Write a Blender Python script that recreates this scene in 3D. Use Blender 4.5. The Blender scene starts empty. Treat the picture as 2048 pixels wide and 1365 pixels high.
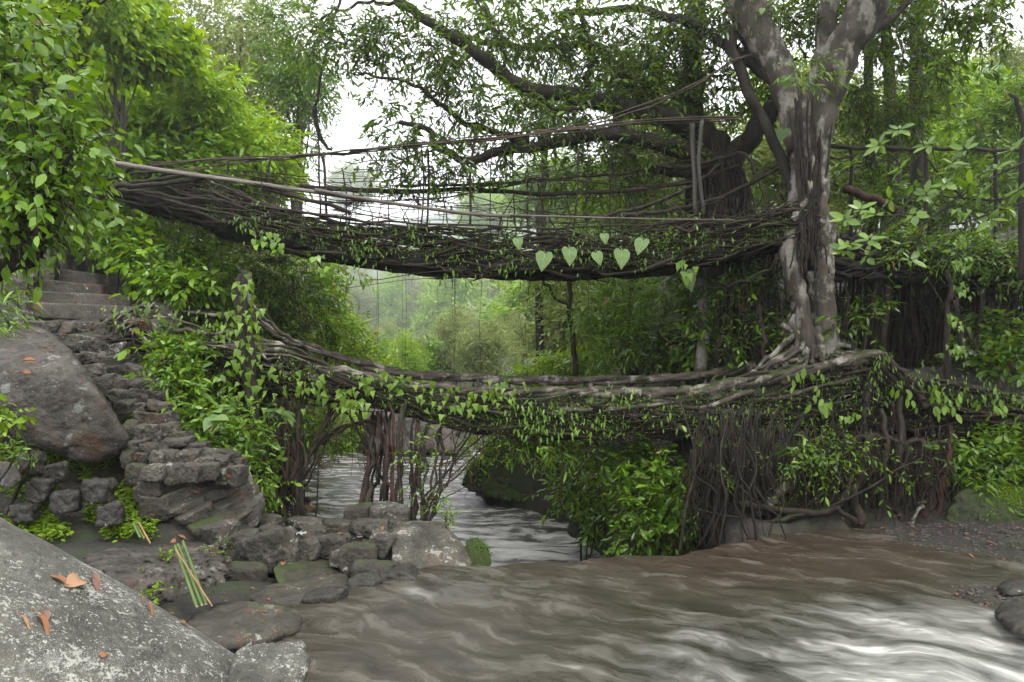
import bpy, bmesh, math, random
import numpy as np
from mathutils import Vector, Matrix

# ------------------------------------------------------------------ camera, sky, sun, exposure
SC = bpy.context.scene
COL = SC.collection
CAMZ = 5.0
F = 1365.33            # focal length in photo pixels (2048 wide)
CX, CY = 1024.0, 682.5
cam_d = bpy.data.cameras.new("camera"); cam_d.lens = 24.0; cam_d.sensor_width = 36.0
cam_d.clip_start = 0.05; cam_d.clip_end = 3000
cam = bpy.data.objects.new("camera", cam_d); COL.objects.link(cam)
cam.location = (0, 0, CAMZ); cam.rotation_euler = (math.radians(90), 0, 0)
SC.camera = cam

SUN_EL, SUN_AZ = 62.0, 150.0
world = bpy.data.worlds.new("World"); SC.world = world; world.use_nodes = True
nt = world.node_tree; nt.nodes.clear()
sky = nt.nodes.new("ShaderNodeTexSky"); sky.sky_type = 'NISHITA'; sky.sun_disc = False
sky.sun_elevation = math.radians(SUN_EL); sky.sun_rotation = math.radians(SUN_AZ)
sky.air_density = 1.0; sky.dust_density = 6.0; sky.ozone_density = 1.0
hsv = nt.nodes.new("ShaderNodeHueSaturation"); hsv.inputs['Saturation'].default_value = 0.10
mixw = nt.nodes.new("ShaderNodeMix"); mixw.data_type = 'RGBA'; mixw.inputs[0].default_value = 0.72
mixw.inputs[7].default_value = (13.0, 13.0, 13.4, 1)      # a layer of cloud over the clear sky
bg = nt.nodes.new("ShaderNodeBackground"); bg.inputs['Strength'].default_value = 0.105
wo = nt.nodes.new("ShaderNodeOutputWorld")
nt.links.new(sky.outputs[0], hsv.inputs['Color']); nt.links.new(hsv.outputs[0], mixw.inputs[6])
nt.links.new(mixw.outputs[2], bg.inputs['Color']); nt.links.new(bg.outputs[0], wo.inputs[0])

sun_d = bpy.data.lights.new("sun", 'SUN'); sun_d.energy = 1.5; sun_d.angle = math.radians(22); sun_d.color = (1, .97, .92)
sun = bpy.data.objects.new("sun", sun_d); COL.objects.link(sun)
sun.rotation_euler = (math.radians(90 - SUN_EL), 0, math.radians(180 - SUN_AZ + 10)); sun.location = (0, -10, 40)
SC.view_settings.view_transform = 'Standard'; SC.view_settings.look = 'None'
SC.view_settings.exposure = 1.4; SC.view_settings.gamma = 1.0
try:
    SC.cycles.use_denoising = True; SC.cycles.denoiser = 'OPENIMAGEDENOISE'
    SC.cycles.max_bounces = 7; SC.cycles.diffuse_bounces = 2; SC.cycles.glossy_bounces = 2
    SC.cycles.transmission_bounces = 4; SC.cycles.volume_bounces = 1; SC.cycles.transparent_max_bounces = 4
    SC.cycles.caustics_reflective = False; SC.cycles.caustics_refractive = False
    SC.cycles.sample_clamp_indirect = 4.0
except Exception:
    pass

# ------------------------------------------------------------------ helpers
def P(px, py, d):
    return np.array([(px - CX) / F * d, d, CAMZ - (py - CY) / F * d])
def PP(lst):
    return np.array([P(*p) for p in lst])
def dz(py, z):                       # depth at which height z is seen at pixel row py
    return (CAMZ - z) * F / (py - CY)
def norm(v):
    return v / np.maximum(np.linalg.norm(v, axis=-1, keepdims=True), 1e-9)
def sm(a, b, x):
    t = np.clip((x - a) / (b - a), 0, 1); return t * t * (3 - 2 * t)
_NZ = {}
def nz(p, freq=1.0, seed=0, oct=3):
    """cheap smooth noise, about -1..1, for an (N,3) array"""
    if seed not in _NZ:
        r = np.random.default_rng(seed + 991)
        _NZ[seed] = (norm(r.normal(size=(5, 10, 3))) * r.uniform(.6, 1.5, (5, 10, 1)), r.uniform(0, 6.28, (5, 10)))
    D, Ph = _NZ[seed]; out = 0; a = 1.0; f = freq
    for o in range(oct):
        out = out + a * np.sin(p @ D[o].T * f * 3.1 + Ph[o]).sum(1) / 3.2
        a *= .5; f *= 2.1
    return out
def spl(pts, n):
    pts = np.asarray(pts, float); m = len(pts)
    if m == 2: return pts[0] + (pts[1] - pts[0]) * np.linspace(0, 1, n)[:, None]
    q = np.vstack([2 * pts[0] - pts[1], pts, 2 * pts[-1] - pts[-2]])
    t = np.linspace(0, m - 1 - 1e-6, n); i = t.astype(int); u = (t - i)[:, None]
    a, b, c, d = q[i], q[i + 1], q[i + 2], q[i + 3]
    return .5 * (2 * b + (c - a) * u + (2 * a - 5 * b + 4 * c - d) * u ** 2 + (3 * b - a - 3 * c + d) * u ** 3)
def wob(rng, n, amp, k, dim=3):
    k = max(3, k); x = np.linspace(0, k - 1, n)
    c = rng.normal(size=(k, dim)) * amp
    return np.stack([np.interp(x, np.arange(k), c[:, j]) for j in range(dim)], 1)

class Acc:
    def __init__(s): s.v = []; s.q = []; s.t = []; s.n = 0
    def add(s, v, q=None, t=None):
        v = np.asarray(v, float)
        if q is not None and len(q): s.q.append(np.asarray(q, int) + s.n)
        if t is not None and len(t): s.t.append(np.asarray(t, int) + s.n)
        s.v.append(v); s.n += len(v)
    def V(s): return np.vstack(s.v)

def obj(name, acc, mat, parent=None, loc=None, smooth=True):
    V = acc.V()
    if parent is not None:
        r = parent
        while r.parent: r = r.parent
        off = np.array(r.location)
    else:
        off = np.array(loc if loc is not None else (V[:, 0].mean(), V[:, 1].mean(), V[:, 2].min()))
    V = V - off
    q = np.vstack(acc.q) if acc.q else np.zeros((0, 4), int)
    t = np.vstack(acc.t) if acc.t else np.zeros((0, 3), int)
    me = bpy.data.meshes.new(name)
    me.vertices.add(len(V)); me.vertices.foreach_set("co", V.astype(np.float32).ravel())
    me.loops.add(q.size + t.size)
    me.loops.foreach_set("vertex_index", np.concatenate([q.ravel(), t.ravel()]).astype(np.int32))
    me.polygons.add(len(q) + len(t))
    ls = np.concatenate([np.arange(len(q)) * 4, q.size + np.arange(len(t)) * 3])
    me.polygons.foreach_set("loop_start", ls.astype(np.int32))
    me.update(calc_edges=True)
    me.polygons.foreach_set("use_smooth", np.full(len(q) + len(t), bool(smooth)))
    me.materials.append(mat)
    o = bpy.data.objects.new(name, me); COL.objects.link(o)
    if parent is not None: o.parent = parent
    else: o.location = off
    return o
def tag(o, label=None, cat=None, group=None, kind=None):
    if label: o['label'] = label
    if cat: o['category'] = cat
    if group: o['group'] = group
    if kind: o['kind'] = kind
    return o
def thing(name, label, cat, loc, group=None):
    o = bpy.data.objects.new(name, None); COL.objects.link(o); o.location = tuple(loc); o.empty_display_size = .2
    return tag(o, label, cat, group)

def tube(acc, pts, r, seg=6, squash=None):
    pts = np.asarray(pts, float); n = len(pts)
    r = np.broadcast_to(np.asarray(r, float), (n,)) if np.ndim(r) < 2 else r
    T = norm(np.gradient(pts, axis=0))
    ref = np.array([0.13, .2, 1.0]); mt = norm(T.mean(0))
    if abs(mt @ norm(ref)) > .8: ref = np.array([1.0, .15, .1])
    A = norm(np.cross(T, ref)); B = np.cross(T, A)
    th = np.arange(seg) / seg * 2 * math.pi
    ring = (np.cos(th)[None, :, None] * A[:, None] + np.sin(th)[None, :, None] * B[:, None])
    rr = r[:, None, None] if r.ndim == 1 else r[:, :, None]
    v = (pts[:, None] + ring * rr).reshape(-1, 3)
    i = np.arange(n - 1)[:, None] * seg; j = np.arange(seg)[None]; k = (j + 1) % seg
    q = np.stack([i + j, i + k, i + seg + k, i + seg + j], -1).reshape(-1, 4)
    v = np.vstack([v, pts[:1], pts[-1:]]); c0, c1 = n * seg, n * seg + 1
    j = np.arange(seg); k = (j + 1) % seg
    t = np.vstack([np.stack([np.full(seg, c0), k, j], 1), np.stack([np.full(seg, c1), (n - 1) * seg + j, (n - 1) * seg + k], 1)])
    acc.add(v, q, t)
def limb(acc, rng, pts, r0, r1, n=14, amp=.04, seg=8, lump=.12, mid=None):
    p = spl(pts, n); p = p + wob(rng, n, amp, n // 2) * np.clip(np.arange(n), 0, 1)[:, None]
    r = np.linspace(r0, r1, n) if mid is None else np.interp(np.linspace(0, 1, n), [0, .5, 1], [r0, mid, r1])
    R = r[:, None] * (1 + lump * rng.normal(size=(n, seg)) * .6 + lump * np.sin(np.arange(seg) * 2.4 + rng.uniform(0, 6))[None])
    tube(acc, p, R, seg)
    return p

# rocks: rounded convex polyhedra (soft minimum of plane distances) plus noise
_ICO = {}
def ico(sub):
    if sub not in _ICO:
        bm = bmesh.new(); bmesh.ops.create_icosphere(bm, subdivisions=sub, radius=1)
        _ICO[sub] = (np.array([v.co[:] for v in bm.verts]), np.array([[v.index for v in f.verts] for f in bm.faces])); bm.free()
    return _ICO[sub]
def rock(acc, N, D, c, p=14, sub=4, amp=.03, freq=2.0, seed=0):
    d, t = ico(sub); N = norm(np.asarray(N, float)); D = np.asarray(D, float)
    s = np.clip(d @ N.T, 0, None) / D
    r = (s ** p).sum(1) ** (-1.0 / p)
    v = d * r[:, None] + c
    size = float(np.mean(D))
    r2 = r * (1 + amp * nz(v / size, freq, seed) + amp * .5 * nz(v / size, freq * 3.3, seed + 1))
    if sub >= 4:
        q = v / size + .25 * np.stack([nz(v / size, 2.2, 80 + j, 2) for j in range(3)], 1)
        r2 = r2 - r * amp * .9 * np.exp(-(nz(q, .75, seed + 2, 2) / .09) ** 2) + r * amp * .30 * nz(v / size, freq * 7.5, seed + 3, 3)
    acc.add(d * r2[:, None] + c, t=t)
def hull_rock(acc, pts, p=16, sub=5, amp=.02, freq=2.0, seed=0):
    pts = np.asarray(pts, float); c = pts.mean(0)
    bm = bmesh.new()
    for q in pts: bm.verts.new(q - c)
    bmesh.ops.convex_hull(bm, input=bm.verts); bm.normal_update()
    N, D = [], []
    for f in bm.faces:
        n = np.array(f.normal[:]); q = np.array(f.verts[0].co[:]); dd = n @ q
        if dd < 0: n, dd = -n, -dd
        if dd > 1e-3 and np.linalg.norm(n) > .5: N.append(n); D.append(dd)
    bm.free()
    rock(acc, N, D, c, p, sub, amp, freq, seed)
def stone(acc, rng, c, w, dep, h, yaw=0., tilt=0., p=10, sub=3, amp=.035, cham=.86, seed=None):
    N = np.array([[1, 0, 0], [-1, 0, 0], [0, 1, 0], [0, -1, 0], [0, 0, 1], [0, 0, -1]], float)
    half = np.array([w, dep, h]) / 2
    D = np.array([half[0], half[0], half[1], half[1], half[2], half[2]])
    N = norm(N + rng.normal(size=(6, 3)) * .13)
    m = 7; n2 = norm(rng.normal(size=(m, 3)) * np.array([1, 1, .8])); sup = np.abs(n2) @ half
    N = np.vstack([N, n2]); D = np.concatenate([D, sup * rng.uniform(cham - .16, cham, m)])
    R = np.array(Matrix.Rotation(yaw, 3, 'Z') @ Matrix.Rotation(tilt, 3, 'Y'))
    rock(acc, N @ R.T, D, np.asarray(c), p, sub, amp, 2.2, seed if seed is not None else int(rng.integers(0, 40)))
def stone_px(acc, rng, x0, y0, x1, y1, d, dep=None, yaw=0., tilt=0., **k):
    w = (x1 - x0) / F * d; h = (y1 - y0) / F * d
    dep = dep if dep else min(max(w * .75, .25), .8)
    c = P((x0 + x1) / 2, (y0 + y1) / 2, d) + np.array([0, dep * .35, -h * .12])
    stone(acc, rng, c, w * 1.06, dep, h * 1.2, yaw, tilt, **k)

# leaves: x runs along the leaf, z is its upper side
def _tpl(rows, mid, droop, fold):
    """rows: [(x, halfwidth)], mid: spine xs"""
    v = []; q = []; t = []
    for x in mid: v.append((x, 0, -droop * x * x))
    nm = len(mid)
    for sgn in (1, -1):
        b = len(v)
        for x, w in rows: v.append((x, sgn * w, -droop * max(x, 0) ** 2 + fold * w))
        side = [0] + list(range(b, b + len(rows))) + [nm - 1]
        xs = [mid[0]] + [x for x, w in rows] + [mid[-1]]
        # strip between spine and side
        i, j = 0, 0
        while i < nm - 1 or j < len(side) - 1:
            a = mid[i + 1] if i < nm - 1 else 9
            c = xs[j + 1] if j < len(side) - 1 else 9
            if j < len(side) - 1 and (c <= a or i >= nm - 1):
                tri = (i, side[j], side[j + 1]); j += 1
            else:
                tri = (i, side[j], i + 1); i += 1
            if len(set(tri)) == 3: t.append(tri if sgn < 0 else tri[::-1])
    return np.array(v, float), np.array(t, int)
TPL = {
    'lance': _tpl([(.28, .12), (.6, .13)], [0, .55, 1], .22, .25),
    'narrow': _tpl([(.3, .075), (.65, .07)], [0, .55, 1], .35, .25),
    'broad': _tpl([(.15, .17), (.45, .27), (.75, .17)], [0, .5, 1], .25, .22),
    'heart': _tpl([(-.14, .15), (-.12, .33), (.1, .47), (.42, .40), (.75, .18)], [0, .35, .7, 1], .18, .12),
    'ivy': _tpl([(-.08, .16), (.08, .42), (.28, .26), (.45, .24), (.7, .1)], [0, .4, 1], .2, .2),
    'oval': _tpl([(.2, .17), (.55, .23), (.85, .12)], [0, .5, 1], .12, .15),
    'round': _tpl([(.02, .16), (.12, .32), (.32, .43), (.55, .42), (.75, .28), (.9, .12)], [0, .25, .5, .75, 1], .08, .1),
    'strip': _tpl([(.12, .06), (.35, .085), (.6, .08), (.85, .045)], [0, .3, .6, 1], .1, .1),
    'tiny': (np.array([(0, 0, 0), (.45, .2, .06), (1, 0, -.12), (.5, -.2, .06)], float), np.array([(0, 2, 1), (0, 3, 2)])),
}
def leaves(acc, pos, dirs, nrm, size, tpl):
    v, t = TPL[tpl]; n = len(pos)
    if n == 0: return
    X = norm(dirs); Y = norm(np.cross(nrm, X)); Z = np.cross(X, Y)
    size = np.broadcast_to(np.asarray(size, float), (n,))
    V = pos[:, None] + size[:, None, None] * (v[None, :, 0:1] * X[:, None] + v[None, :, 1:2] * Y[:, None] + v[None, :, 2:3] * Z[:, None])
    k = len(v)
    T = (t[None] + (np.arange(n) * k)[:, None, None]).reshape(-1, 3)
    acc.add(V.reshape(-1, 3), t=T)
UP = np.array([0, 0, 1.0])
def sprays(acc, rng, org, dirs, L, k, leaf, tpl, droop=.5, spread=.9, jit=.3, tw=None, twr=.006, nup=.7):
    n = len(org); dirs = norm(dirs); L = np.broadcast_to(np.asarray(L, float), (n,))[:, None]
    ts = (np.arange(k) + .7) / k; tsz = rng.uniform(.6, 1.35, n)
    side = norm(np.cross(dirs, UP + rng.normal(size=(n, 3)) * .15))
    for j, t in enumerate(ts):
        pos = org + dirs * L * t - UP * (droop * .5) * L * t * t
        last = j == k - 1
        ld = dirs * (.5 if not last else 1.2) + side * (spread * (1 if j % 2 else -1) * (0.15 if last else 1)) - UP * droop * (.5 + .5 * t) + rng.normal(size=(n, 3)) * jit
        nr = UP * nup + rng.normal(size=(n, 3)) * .45
        leaves(acc, pos, ld, nr, leaf * tsz * rng.uniform(.6, 1.25, n), tpl)
    if tw is not None:
        tt = np.linspace(0, 1, 4)
        for i in range(n):
            p = org[i] + dirs[i] * L[i] * tt[:, None] - UP * (droop * .5) * L[i] * (tt ** 2)[:, None]
            tube(tw, p, np.linspace(twr, twr * .4, 4), 3)
def blob_twigs(rng, blobs, T, shell=.45, out=.8, rnd=.7, up=.15):
    """blobs: (n,6) centre + radii"""
    b = np.asarray(blobs, float); w = (b[:, 3] * b[:, 4] + b[:, 4] * b[:, 5] + b[:, 3] * b[:, 5]); w /= w.sum()
    i = rng.choice(len(b), T, p=w); u = norm(rng.normal(size=(T, 3)))
    rad = rng.uniform(shell, 1.0, (T, 1))
    org = b[i, :3] + u * rad * b[i, 3:]
    d = norm(u / b[i, 3:] * b[i, 3:].min(1, keepdims=True)) * out + rng.normal(size=(T, 3)) * rnd * .6 + UP * up
    return org, d
def lumpy(rng, c, R, n, rs):
    c = np.asarray(c, float); R = np.asarray(R, float)
    u = norm(rng.normal(size=(n, 3))) * (rng.uniform(.15, 1.0, (n, 1)) ** .5)
    s = rng.uniform(.65, 1.25, (n, 1)) * rs
    return np.hstack([c + u * np.maximum(R - rs * .5, .1), s * np.ones((1, 3)) * np.array([1, 1, .8])])

# ------------------------------------------------------------------ materials
def mat(name):
    m = bpy.data.materials.new(name); m.use_nodes = True; t = m.node_tree; t.nodes.clear()
    out = t.nodes.new('ShaderNodeOutputMaterial'); out.location = (900, 0)
    return m, t, out
def N(t, kind, **kw):
    n = t.nodes.new(kind)
    for k, v in kw.items():
        if k in n.inputs: n.inputs[k].default_value = v
        else: setattr(n, k, v)
    return n
def ramp(t, fac, stops):
    r = t.nodes.new('ShaderNodeValToRGB'); e = r.color_ramp.elements
    while len(e) < len(stops): e.new(.5)
    for el, (p, c) in zip(e, stops):
        el.position = p; el.color = (*c, 1) if len(c) == 3 else c
    t.links.new(fac, r.inputs[0]); return r.outputs[0]
def mixc(t, fac, a, b):
    m = t.nodes.new('ShaderNodeMix'); m.data_type = 'RGBA'
    for s, i in ((fac, 0), (a, 6), (b, 7)):
        if isinstance(s, (tuple, list)): m.inputs[i].default_value = (*s, 1)
        elif isinstance(s, (int, float)): m.inputs[i].default_value = s
        else: t.links.new(s, m.inputs[i])
    return m.outputs[2]
def mth(t, op, a, b=None, clamp=False):
    m = t.nodes.new('ShaderNodeMath'); m.operation = op; m.use_clamp = clamp
    for i, s in enumerate((a, b)):
        if s is None: continue
        if isinstance(s, (int, float)): m.inputs[i].default_value = s
        else: t.links.new(s, m.inputs[i])
    return m.outputs[0]
def noise(t, scale, detail=4, rough=.55, vec=None, dist=0.):
    n = N(t, 'ShaderNodeTexNoise'); n.inputs['Scale'].default_value = scale; n.inputs['Detail'].default_value = detail
    n.inputs['Roughness'].default_value = rough; n.inputs['Distortion'].default_value = dist
    if vec is not None: t.links.new(vec, n.inputs['Vector'])
    return n.outputs[0]
def coords(t, scale=(1, 1, 1), rot=(0, 0, 0)):
    c = t.nodes.new('ShaderNodeTexCoord'); m = t.nodes.new('ShaderNodeMapping')
    m.inputs['Scale'].default_value = scale; m.inputs['Rotation'].default_value = rot
    t.links.new(c.outputs['Object'], m.inputs[0]); return m.outputs[0]
def bump(t, h, strength=.5, dist=.02):
    b = t.nodes.new('ShaderNodeBump'); b.inputs['Strength'].default_value = strength; b.inputs['Distance'].default_value = dist
    t.links.new(h, b.inputs['Height']); return b.outputs[0]

def leaf_mat(name, cols, trans=.38, rough=.42, tcol=None, spec=.35):
    m, t, out = mat(name)
    g = t.nodes.new('ShaderNodeNewGeometry')
    n = len(cols)
    c = ramp(t, g.outputs['Random Per Island'], [(i / max(1, n - 1), cols[i]) for i in range(n)])
    big = noise(t, .9, 2, .5, coords(t))
    c = mixc(t, mth(t, 'MULTIPLY', mth(t, 'SUBTRACT', big, .5), .9, True), c, tuple(min(1, x * 1.7 + .012) for x in cols[-1]))
    p = N(t, 'ShaderNodeBsdfPrincipled', Roughness=rough); p.inputs['Specular IOR Level'].default_value = spec
    t.links.new(c, p.inputs['Base Color'])
    tr = t.nodes.new('ShaderNodeBsdfTranslucent')
    hs = N(t, 'ShaderNodeHueSaturation', Hue=.485, Saturation=1.1, Value=1.5); t.links.new(c, hs.inputs['Color']); t.links.new(hs.outputs[0], tr.inputs[0])
    mx = t.nodes.new('ShaderNodeMixShader'); mx.inputs[0].default_value = trans
    t.links.new(p.outputs[0], mx.inputs[1]); t.links.new(tr.outputs[0], mx.inputs[2]); t.links.new(mx.outputs[0], out.inputs[0])
    return m
def bark_mat(name, dark, light, lich=None, lich_amt=.5, moss=.0, mosscol=(.05, .075, .015), stretch=(1, 1, .25), scale=6., rough=.85, rust=None):
    m, t, out = mat(name)
    vec = coords(t, stretch)
    n1 = noise(t, scale, 6, .6, vec); n2 = noise(t, scale * .33, 3, .5, coords(t))
    c = ramp(t, n1, [(.3, dark), (.62, light)])
    if rust: c = mixc(t, ramp(t, noise(t, 2.7, 4, .6, coords(t)), [(.52, (0, 0, 0)), (.66, (1, 1, 1))]), c, rust)
    if lich:
        co_ = coords(t)
        lm = ramp(t, noise(t, scale * .55, 5, .7, coords(t, (1, 1, .55))), [(1 - lich_amt - .03, (0, 0, 0)), (1 - lich_amt + .05, (1, 1, 1))])
        c = mixc(t, mth(t, 'MULTIPLY', mth(t, 'MULTIPLY', lm, noise(t, scale * 2.5, 5, .7, co_)), 1.5, True), c, lich)
    if moss > 0:
        g = t.nodes.new('ShaderNodeNewGeometry'); s = t.nodes.new('ShaderNodeSeparateXYZ'); t.links.new(g.outputs['Normal'], s.inputs[0])
        f = mth(t, 'ADD', mth(t, 'MULTIPLY', s.outputs[2], .35), n2)
        f = ramp(t, f, [(.95 - moss * .5, (0, 0, 0)), (1.08 - moss * .5, (1, 1, 1))])
        mc = ramp(t, n1, [(.35, tuple(x * .5 for x in mosscol)), (.7, mosscol)])
        c = mixc(t, f, c, mc)
    p = N(t, 'ShaderNodeBsdfPrincipled', Roughness=rough); p.inputs['Specular IOR Level'].default_value = .3
    t.links.new(c, p.inputs['Base Color'])
    t.links.new(bump(t, n1, .8, .03), p.inputs['Normal']); t.links.new(p.outputs[0], out.inputs[0])
    return m
def rock_mat(name, dark, light, lichen=.0, moss=.0, rust=.0, scale=1.6, rough=.75, bmp=.6, lcol=(.36, .36, .32), mosscol=(.045, .07, .012), rustcol=(.16, .065, .03), spot=5.):
    m, t, out = mat(name)
    co = coords(t)
    n1 = noise(t, scale, 8, .62, co); n2 = noise(t, scale * 9, 6, .65, co); n3 = noise(t, scale * .6, 3, .5, co)
    c = ramp(t, mth(t, 'ADD', mth(t, 'MULTIPLY', n1, .6), mth(t, 'MULTIPLY', n2, .4)), [(.39, dark), (.61, light)])
    if rust > 0:
        c = mixc(t, mth(t, 'MULTIPLY', ramp(t, noise(t, scale * .9, 6, .6, co, .4), [(.62 - .25 * rust, (0, 0, 0)), (.72 - .2 * rust, (1, 1, 1))]), .75), c, rustcol)
    if lichen > 0:
        v = N(t, 'ShaderNodeTexVoronoi', Scale=spot); v.inputs['Randomness'].default_value = 1
        dis = N(t, 'ShaderNodeVectorMath', operation='ADD'); nn = N(t, 'ShaderNodeTexNoise', Scale=spot * 1.6, Detail=4.)
        t.links.new(co, nn.inputs['Vector']); sc = N(t, 'ShaderNodeVectorMath', operation='SCALE'); sc.inputs[3].default_value = .28
        t.links.new(nn.outputs['Color'], sc.inputs[0]); t.links.new(co, dis.inputs[0]); t.links.new(sc.outputs[0], dis.inputs[1]); t.links.new(dis.outputs[0], v.inputs['Vector'])
        cut = mth(t, 'SUBTRACT', mth(t, 'ADD', mth(t, 'MULTIPLY', mth(t, 'SUBTRACT', noise(t, scale * 1.1, 5, .65, co), .5), 1.35), .475), .48 - lichen * .38)
        pat = ramp(t, noise(t, scale * 2.3, 6, .7, co, .3), [(.60, (0, 0, 0)), (.66, (1, 1, 1))])
        c = mixc(t, mth(t, 'MULTIPLY', pat, .5 * min(1, lichen * 1.6)), c, tuple(x * .62 for x in lcol))
        c = mixc(t, mth(t, 'MULTIPLY', ramp(t, noise(t, scale * .8, 5, .7, co, .5), [(.55, (0, 0, 0)), (.68, (1, 1, 1))]), .55), c, tuple(x * .6 for x in dark))
        sp = ramp(t, mth(t, 'SUBTRACT', cut, v.outputs['Distance']), [(.0, (0, 0, 0)), (.05, (1, 1, 1))])
        v2 = N(t, 'ShaderNodeTexVoronoi', Scale=spot * 3.6); t.links.new(dis.outputs[0], v2.inputs['Vector'])
        sp2 = ramp(t, mth(t, 'SUBTRACT', mth(t, 'MULTIPLY', cut, .9), v2.outputs['Distance']), [(.0, (0, 0, 0)), (.06, (1, 1, 1))])
        c = mixc(t, mth(t, 'MULTIPLY', mth(t, 'MAXIMUM', sp, sp2), mth(t, 'ADD', .45, mth(t, 'MULTIPLY', n2, .6)), True), c, lcol)
    if moss > 0:
        g = t.nodes.new('ShaderNodeNewGeometry'); s = t.nodes.new('ShaderNodeSeparateXYZ'); t.links.new(g.outputs['Normal'], s.inputs[0])
        f = mth(t, 'ADD', mth(t, 'MULTIPLY', s.outputs[2], .12), mth(t, 'ADD', mth(t, 'MULTIPLY', n3, .75), mth(t, 'MULTIPLY', n2, .25)))
        f = ramp(t, f, [(.86 - moss * .5, (0, 0, 0)), (.98 - moss * .5, (1, 1, 1))])
        c = mixc(t, f, c, ramp(t, n2, [(.3, tuple(x * .45 for x in mosscol)), (.7, mosscol)]))
    p = N(t, 'ShaderNodeBsdfPrincipled'); p.inputs['Specular IOR Level'].default_value = .4
    t.links.new(ramp(t, n1, [(.3, (rough - .2,) * 3), (.7, (rough + .1,) * 3)]), p.inputs['Roughness'])
    t.links.new(c, p.inputs['Base Color'])
    h = mth(t, 'ADD', n1, mth(t, 'ADD', mth(t, 'MULTIPLY', n2, .45), mth(t, 'MULTIPLY', noise(t, scale * 22, 4, .7, co), .12)))
    t.links.new(bump(t, h, min(1, bmp * 1.2), .09), p.inputs['Normal']); t.links.new(p.outputs[0], out.inputs[0])
    return m

M = {}
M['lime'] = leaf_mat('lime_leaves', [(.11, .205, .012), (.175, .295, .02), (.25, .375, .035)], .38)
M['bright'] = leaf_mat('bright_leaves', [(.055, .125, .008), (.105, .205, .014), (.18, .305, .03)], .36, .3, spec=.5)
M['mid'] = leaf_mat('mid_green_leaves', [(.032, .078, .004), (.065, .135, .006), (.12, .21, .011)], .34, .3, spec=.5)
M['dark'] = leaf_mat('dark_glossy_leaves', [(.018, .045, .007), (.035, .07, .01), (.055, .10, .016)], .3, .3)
M['fig'] = leaf_mat('fig_leaves', [(.025, .058, .005), (.052, .10, .008), (.11, .19, .014)], .48, .33)
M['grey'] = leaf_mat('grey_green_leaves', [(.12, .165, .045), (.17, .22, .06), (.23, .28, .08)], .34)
M['pale'] = leaf_mat('pale_heart_leaves', [(.09, .16, .045), (.13, .215, .065), (.18, .26, .09)], .3, .35)
M['vein'] = leaf_mat('leaf_veins', [(.30, .38, .20), (.34, .42, .24)], .2)
M['ivy'] = leaf_mat('ivy_leaves', [(.08, .16, .012), (.12, .21, .02), (.19, .29, .045)], .36, .38)
M['moss_leaf'] = leaf_mat('ground_leaves', [(.07, .14, .004), (.12, .20, .006), (.18, .28, .01)], .3)
M['deadleaf'] = leaf_mat('dry_leaves', [(.14, .055, .022), (.20, .085, .036), (.25, .12, .05)], .15, .6)
M['litter'] = leaf_mat('leaf_litter', [(.05, .022, .010), (.12, .05, .02), (.20, .09, .035)], .1, .6)
M['deadpale'] = leaf_mat('pale_dry_leaf', [(.25, .14, .075), (.30, .175, .10)], .15, .6)
M['deadpurple'] = leaf_mat('purple_brown_dry_leaf', [(.13, .065, .05), (.17, .09, .07)], .1, .5)
M['bark'] = bark_mat('dark_wet_bark', (.006, .005, .0035), (.026, .021, .015), None, .5, .35, (.03, .045, .008))
M['root'] = bark_mat('root_bark', (.006, .004, .003), (.032, .023, .016), (.13, .115, .09), .34, .42, (.026, .04, .006), stretch=(1, 1, .5), scale=8)
M['rail'] = bark_mat('pale_root_bark', (.015, .012, .009), (.082, .069, .054), (.25, .23, .195), .44, .44, (.03, .044, .006), scale=7, stretch=(.6, 1, 1))
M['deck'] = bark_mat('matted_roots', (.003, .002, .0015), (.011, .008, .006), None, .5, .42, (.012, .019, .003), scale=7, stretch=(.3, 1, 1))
M['figbark'] = bark_mat('pale_patched_bark', (.018, .015, .011), (.072, .060, .047), (.24, .225, .195), .47, .44, (.025, .038, .008), rust=(.050, .034, .024), scale=4.6)
M['redroot'] = bark_mat('red_brown_root', (.010, .005, .003), (.045, .022, .015), (.12, .09, .07), .3, .15, scale=9)
M['fartrunk'] = bark_mat('grey_trunk', (.022, .02, .016), (.07, .065, .055), None, .5, .25)
M['bamboo_dry'] = bark_mat('weathered_bamboo', (.075, .066, .054), (.17, .15, .125), (.10, .085, .06), .35, .0, stretch=(.4, 3, 3), scale=5, rough=.55)
M['bamboo_old'] = bark_mat('old_bamboo', (.045, .038, .030), (.11, .095, .078), (.05, .05, .03), .4, .0, stretch=(.4, 3, 3), scale=5, rough=.6)
M['bamboo'] = bark_mat('green_bamboo', (.045, .08, .015), (.10, .15, .035), (.18, .16, .07), .3, .0, scale=4, rough=.4)
M['bamboo_end'] = bark_mat('cut_bamboo', (.28, .23, .15), (.40, .34, .24), None, .5, .0)
M['stick'] = bark_mat('tan_stick', (.18, .10, .05), (.30, .18, .09), None, .5, .0)
M['cable'] = bark_mat('brown_cable', (.02, .015, .011), (.075, .055, .040), None, .5, .0, stretch=(.3, 1, 1))
M['rock_lichen'] = rock_mat('lichen_boulder', (.030, .029, .023), (.105, .100, .082), .72, .22, 0, 1.7, .8, .8, (.36, .36, .32), spot=14.)
M['rock_brown'] = rock_mat('brown_boulder', (.020, .016, .012), (.086, .075, .061), .40, .22, .22, 1.6, .72, .9, (.17, .18, .16), rustcol=(.085, .038, .018), spot=3.5)
M['stone'] = rock_mat('stair_stone', (.020, .017, .012), (.092, .082, .064), .36, .30, .16, 2.4, .75, .9, (.20, .195, .17), rustcol=(.09, .04, .02), spot=9)
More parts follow.
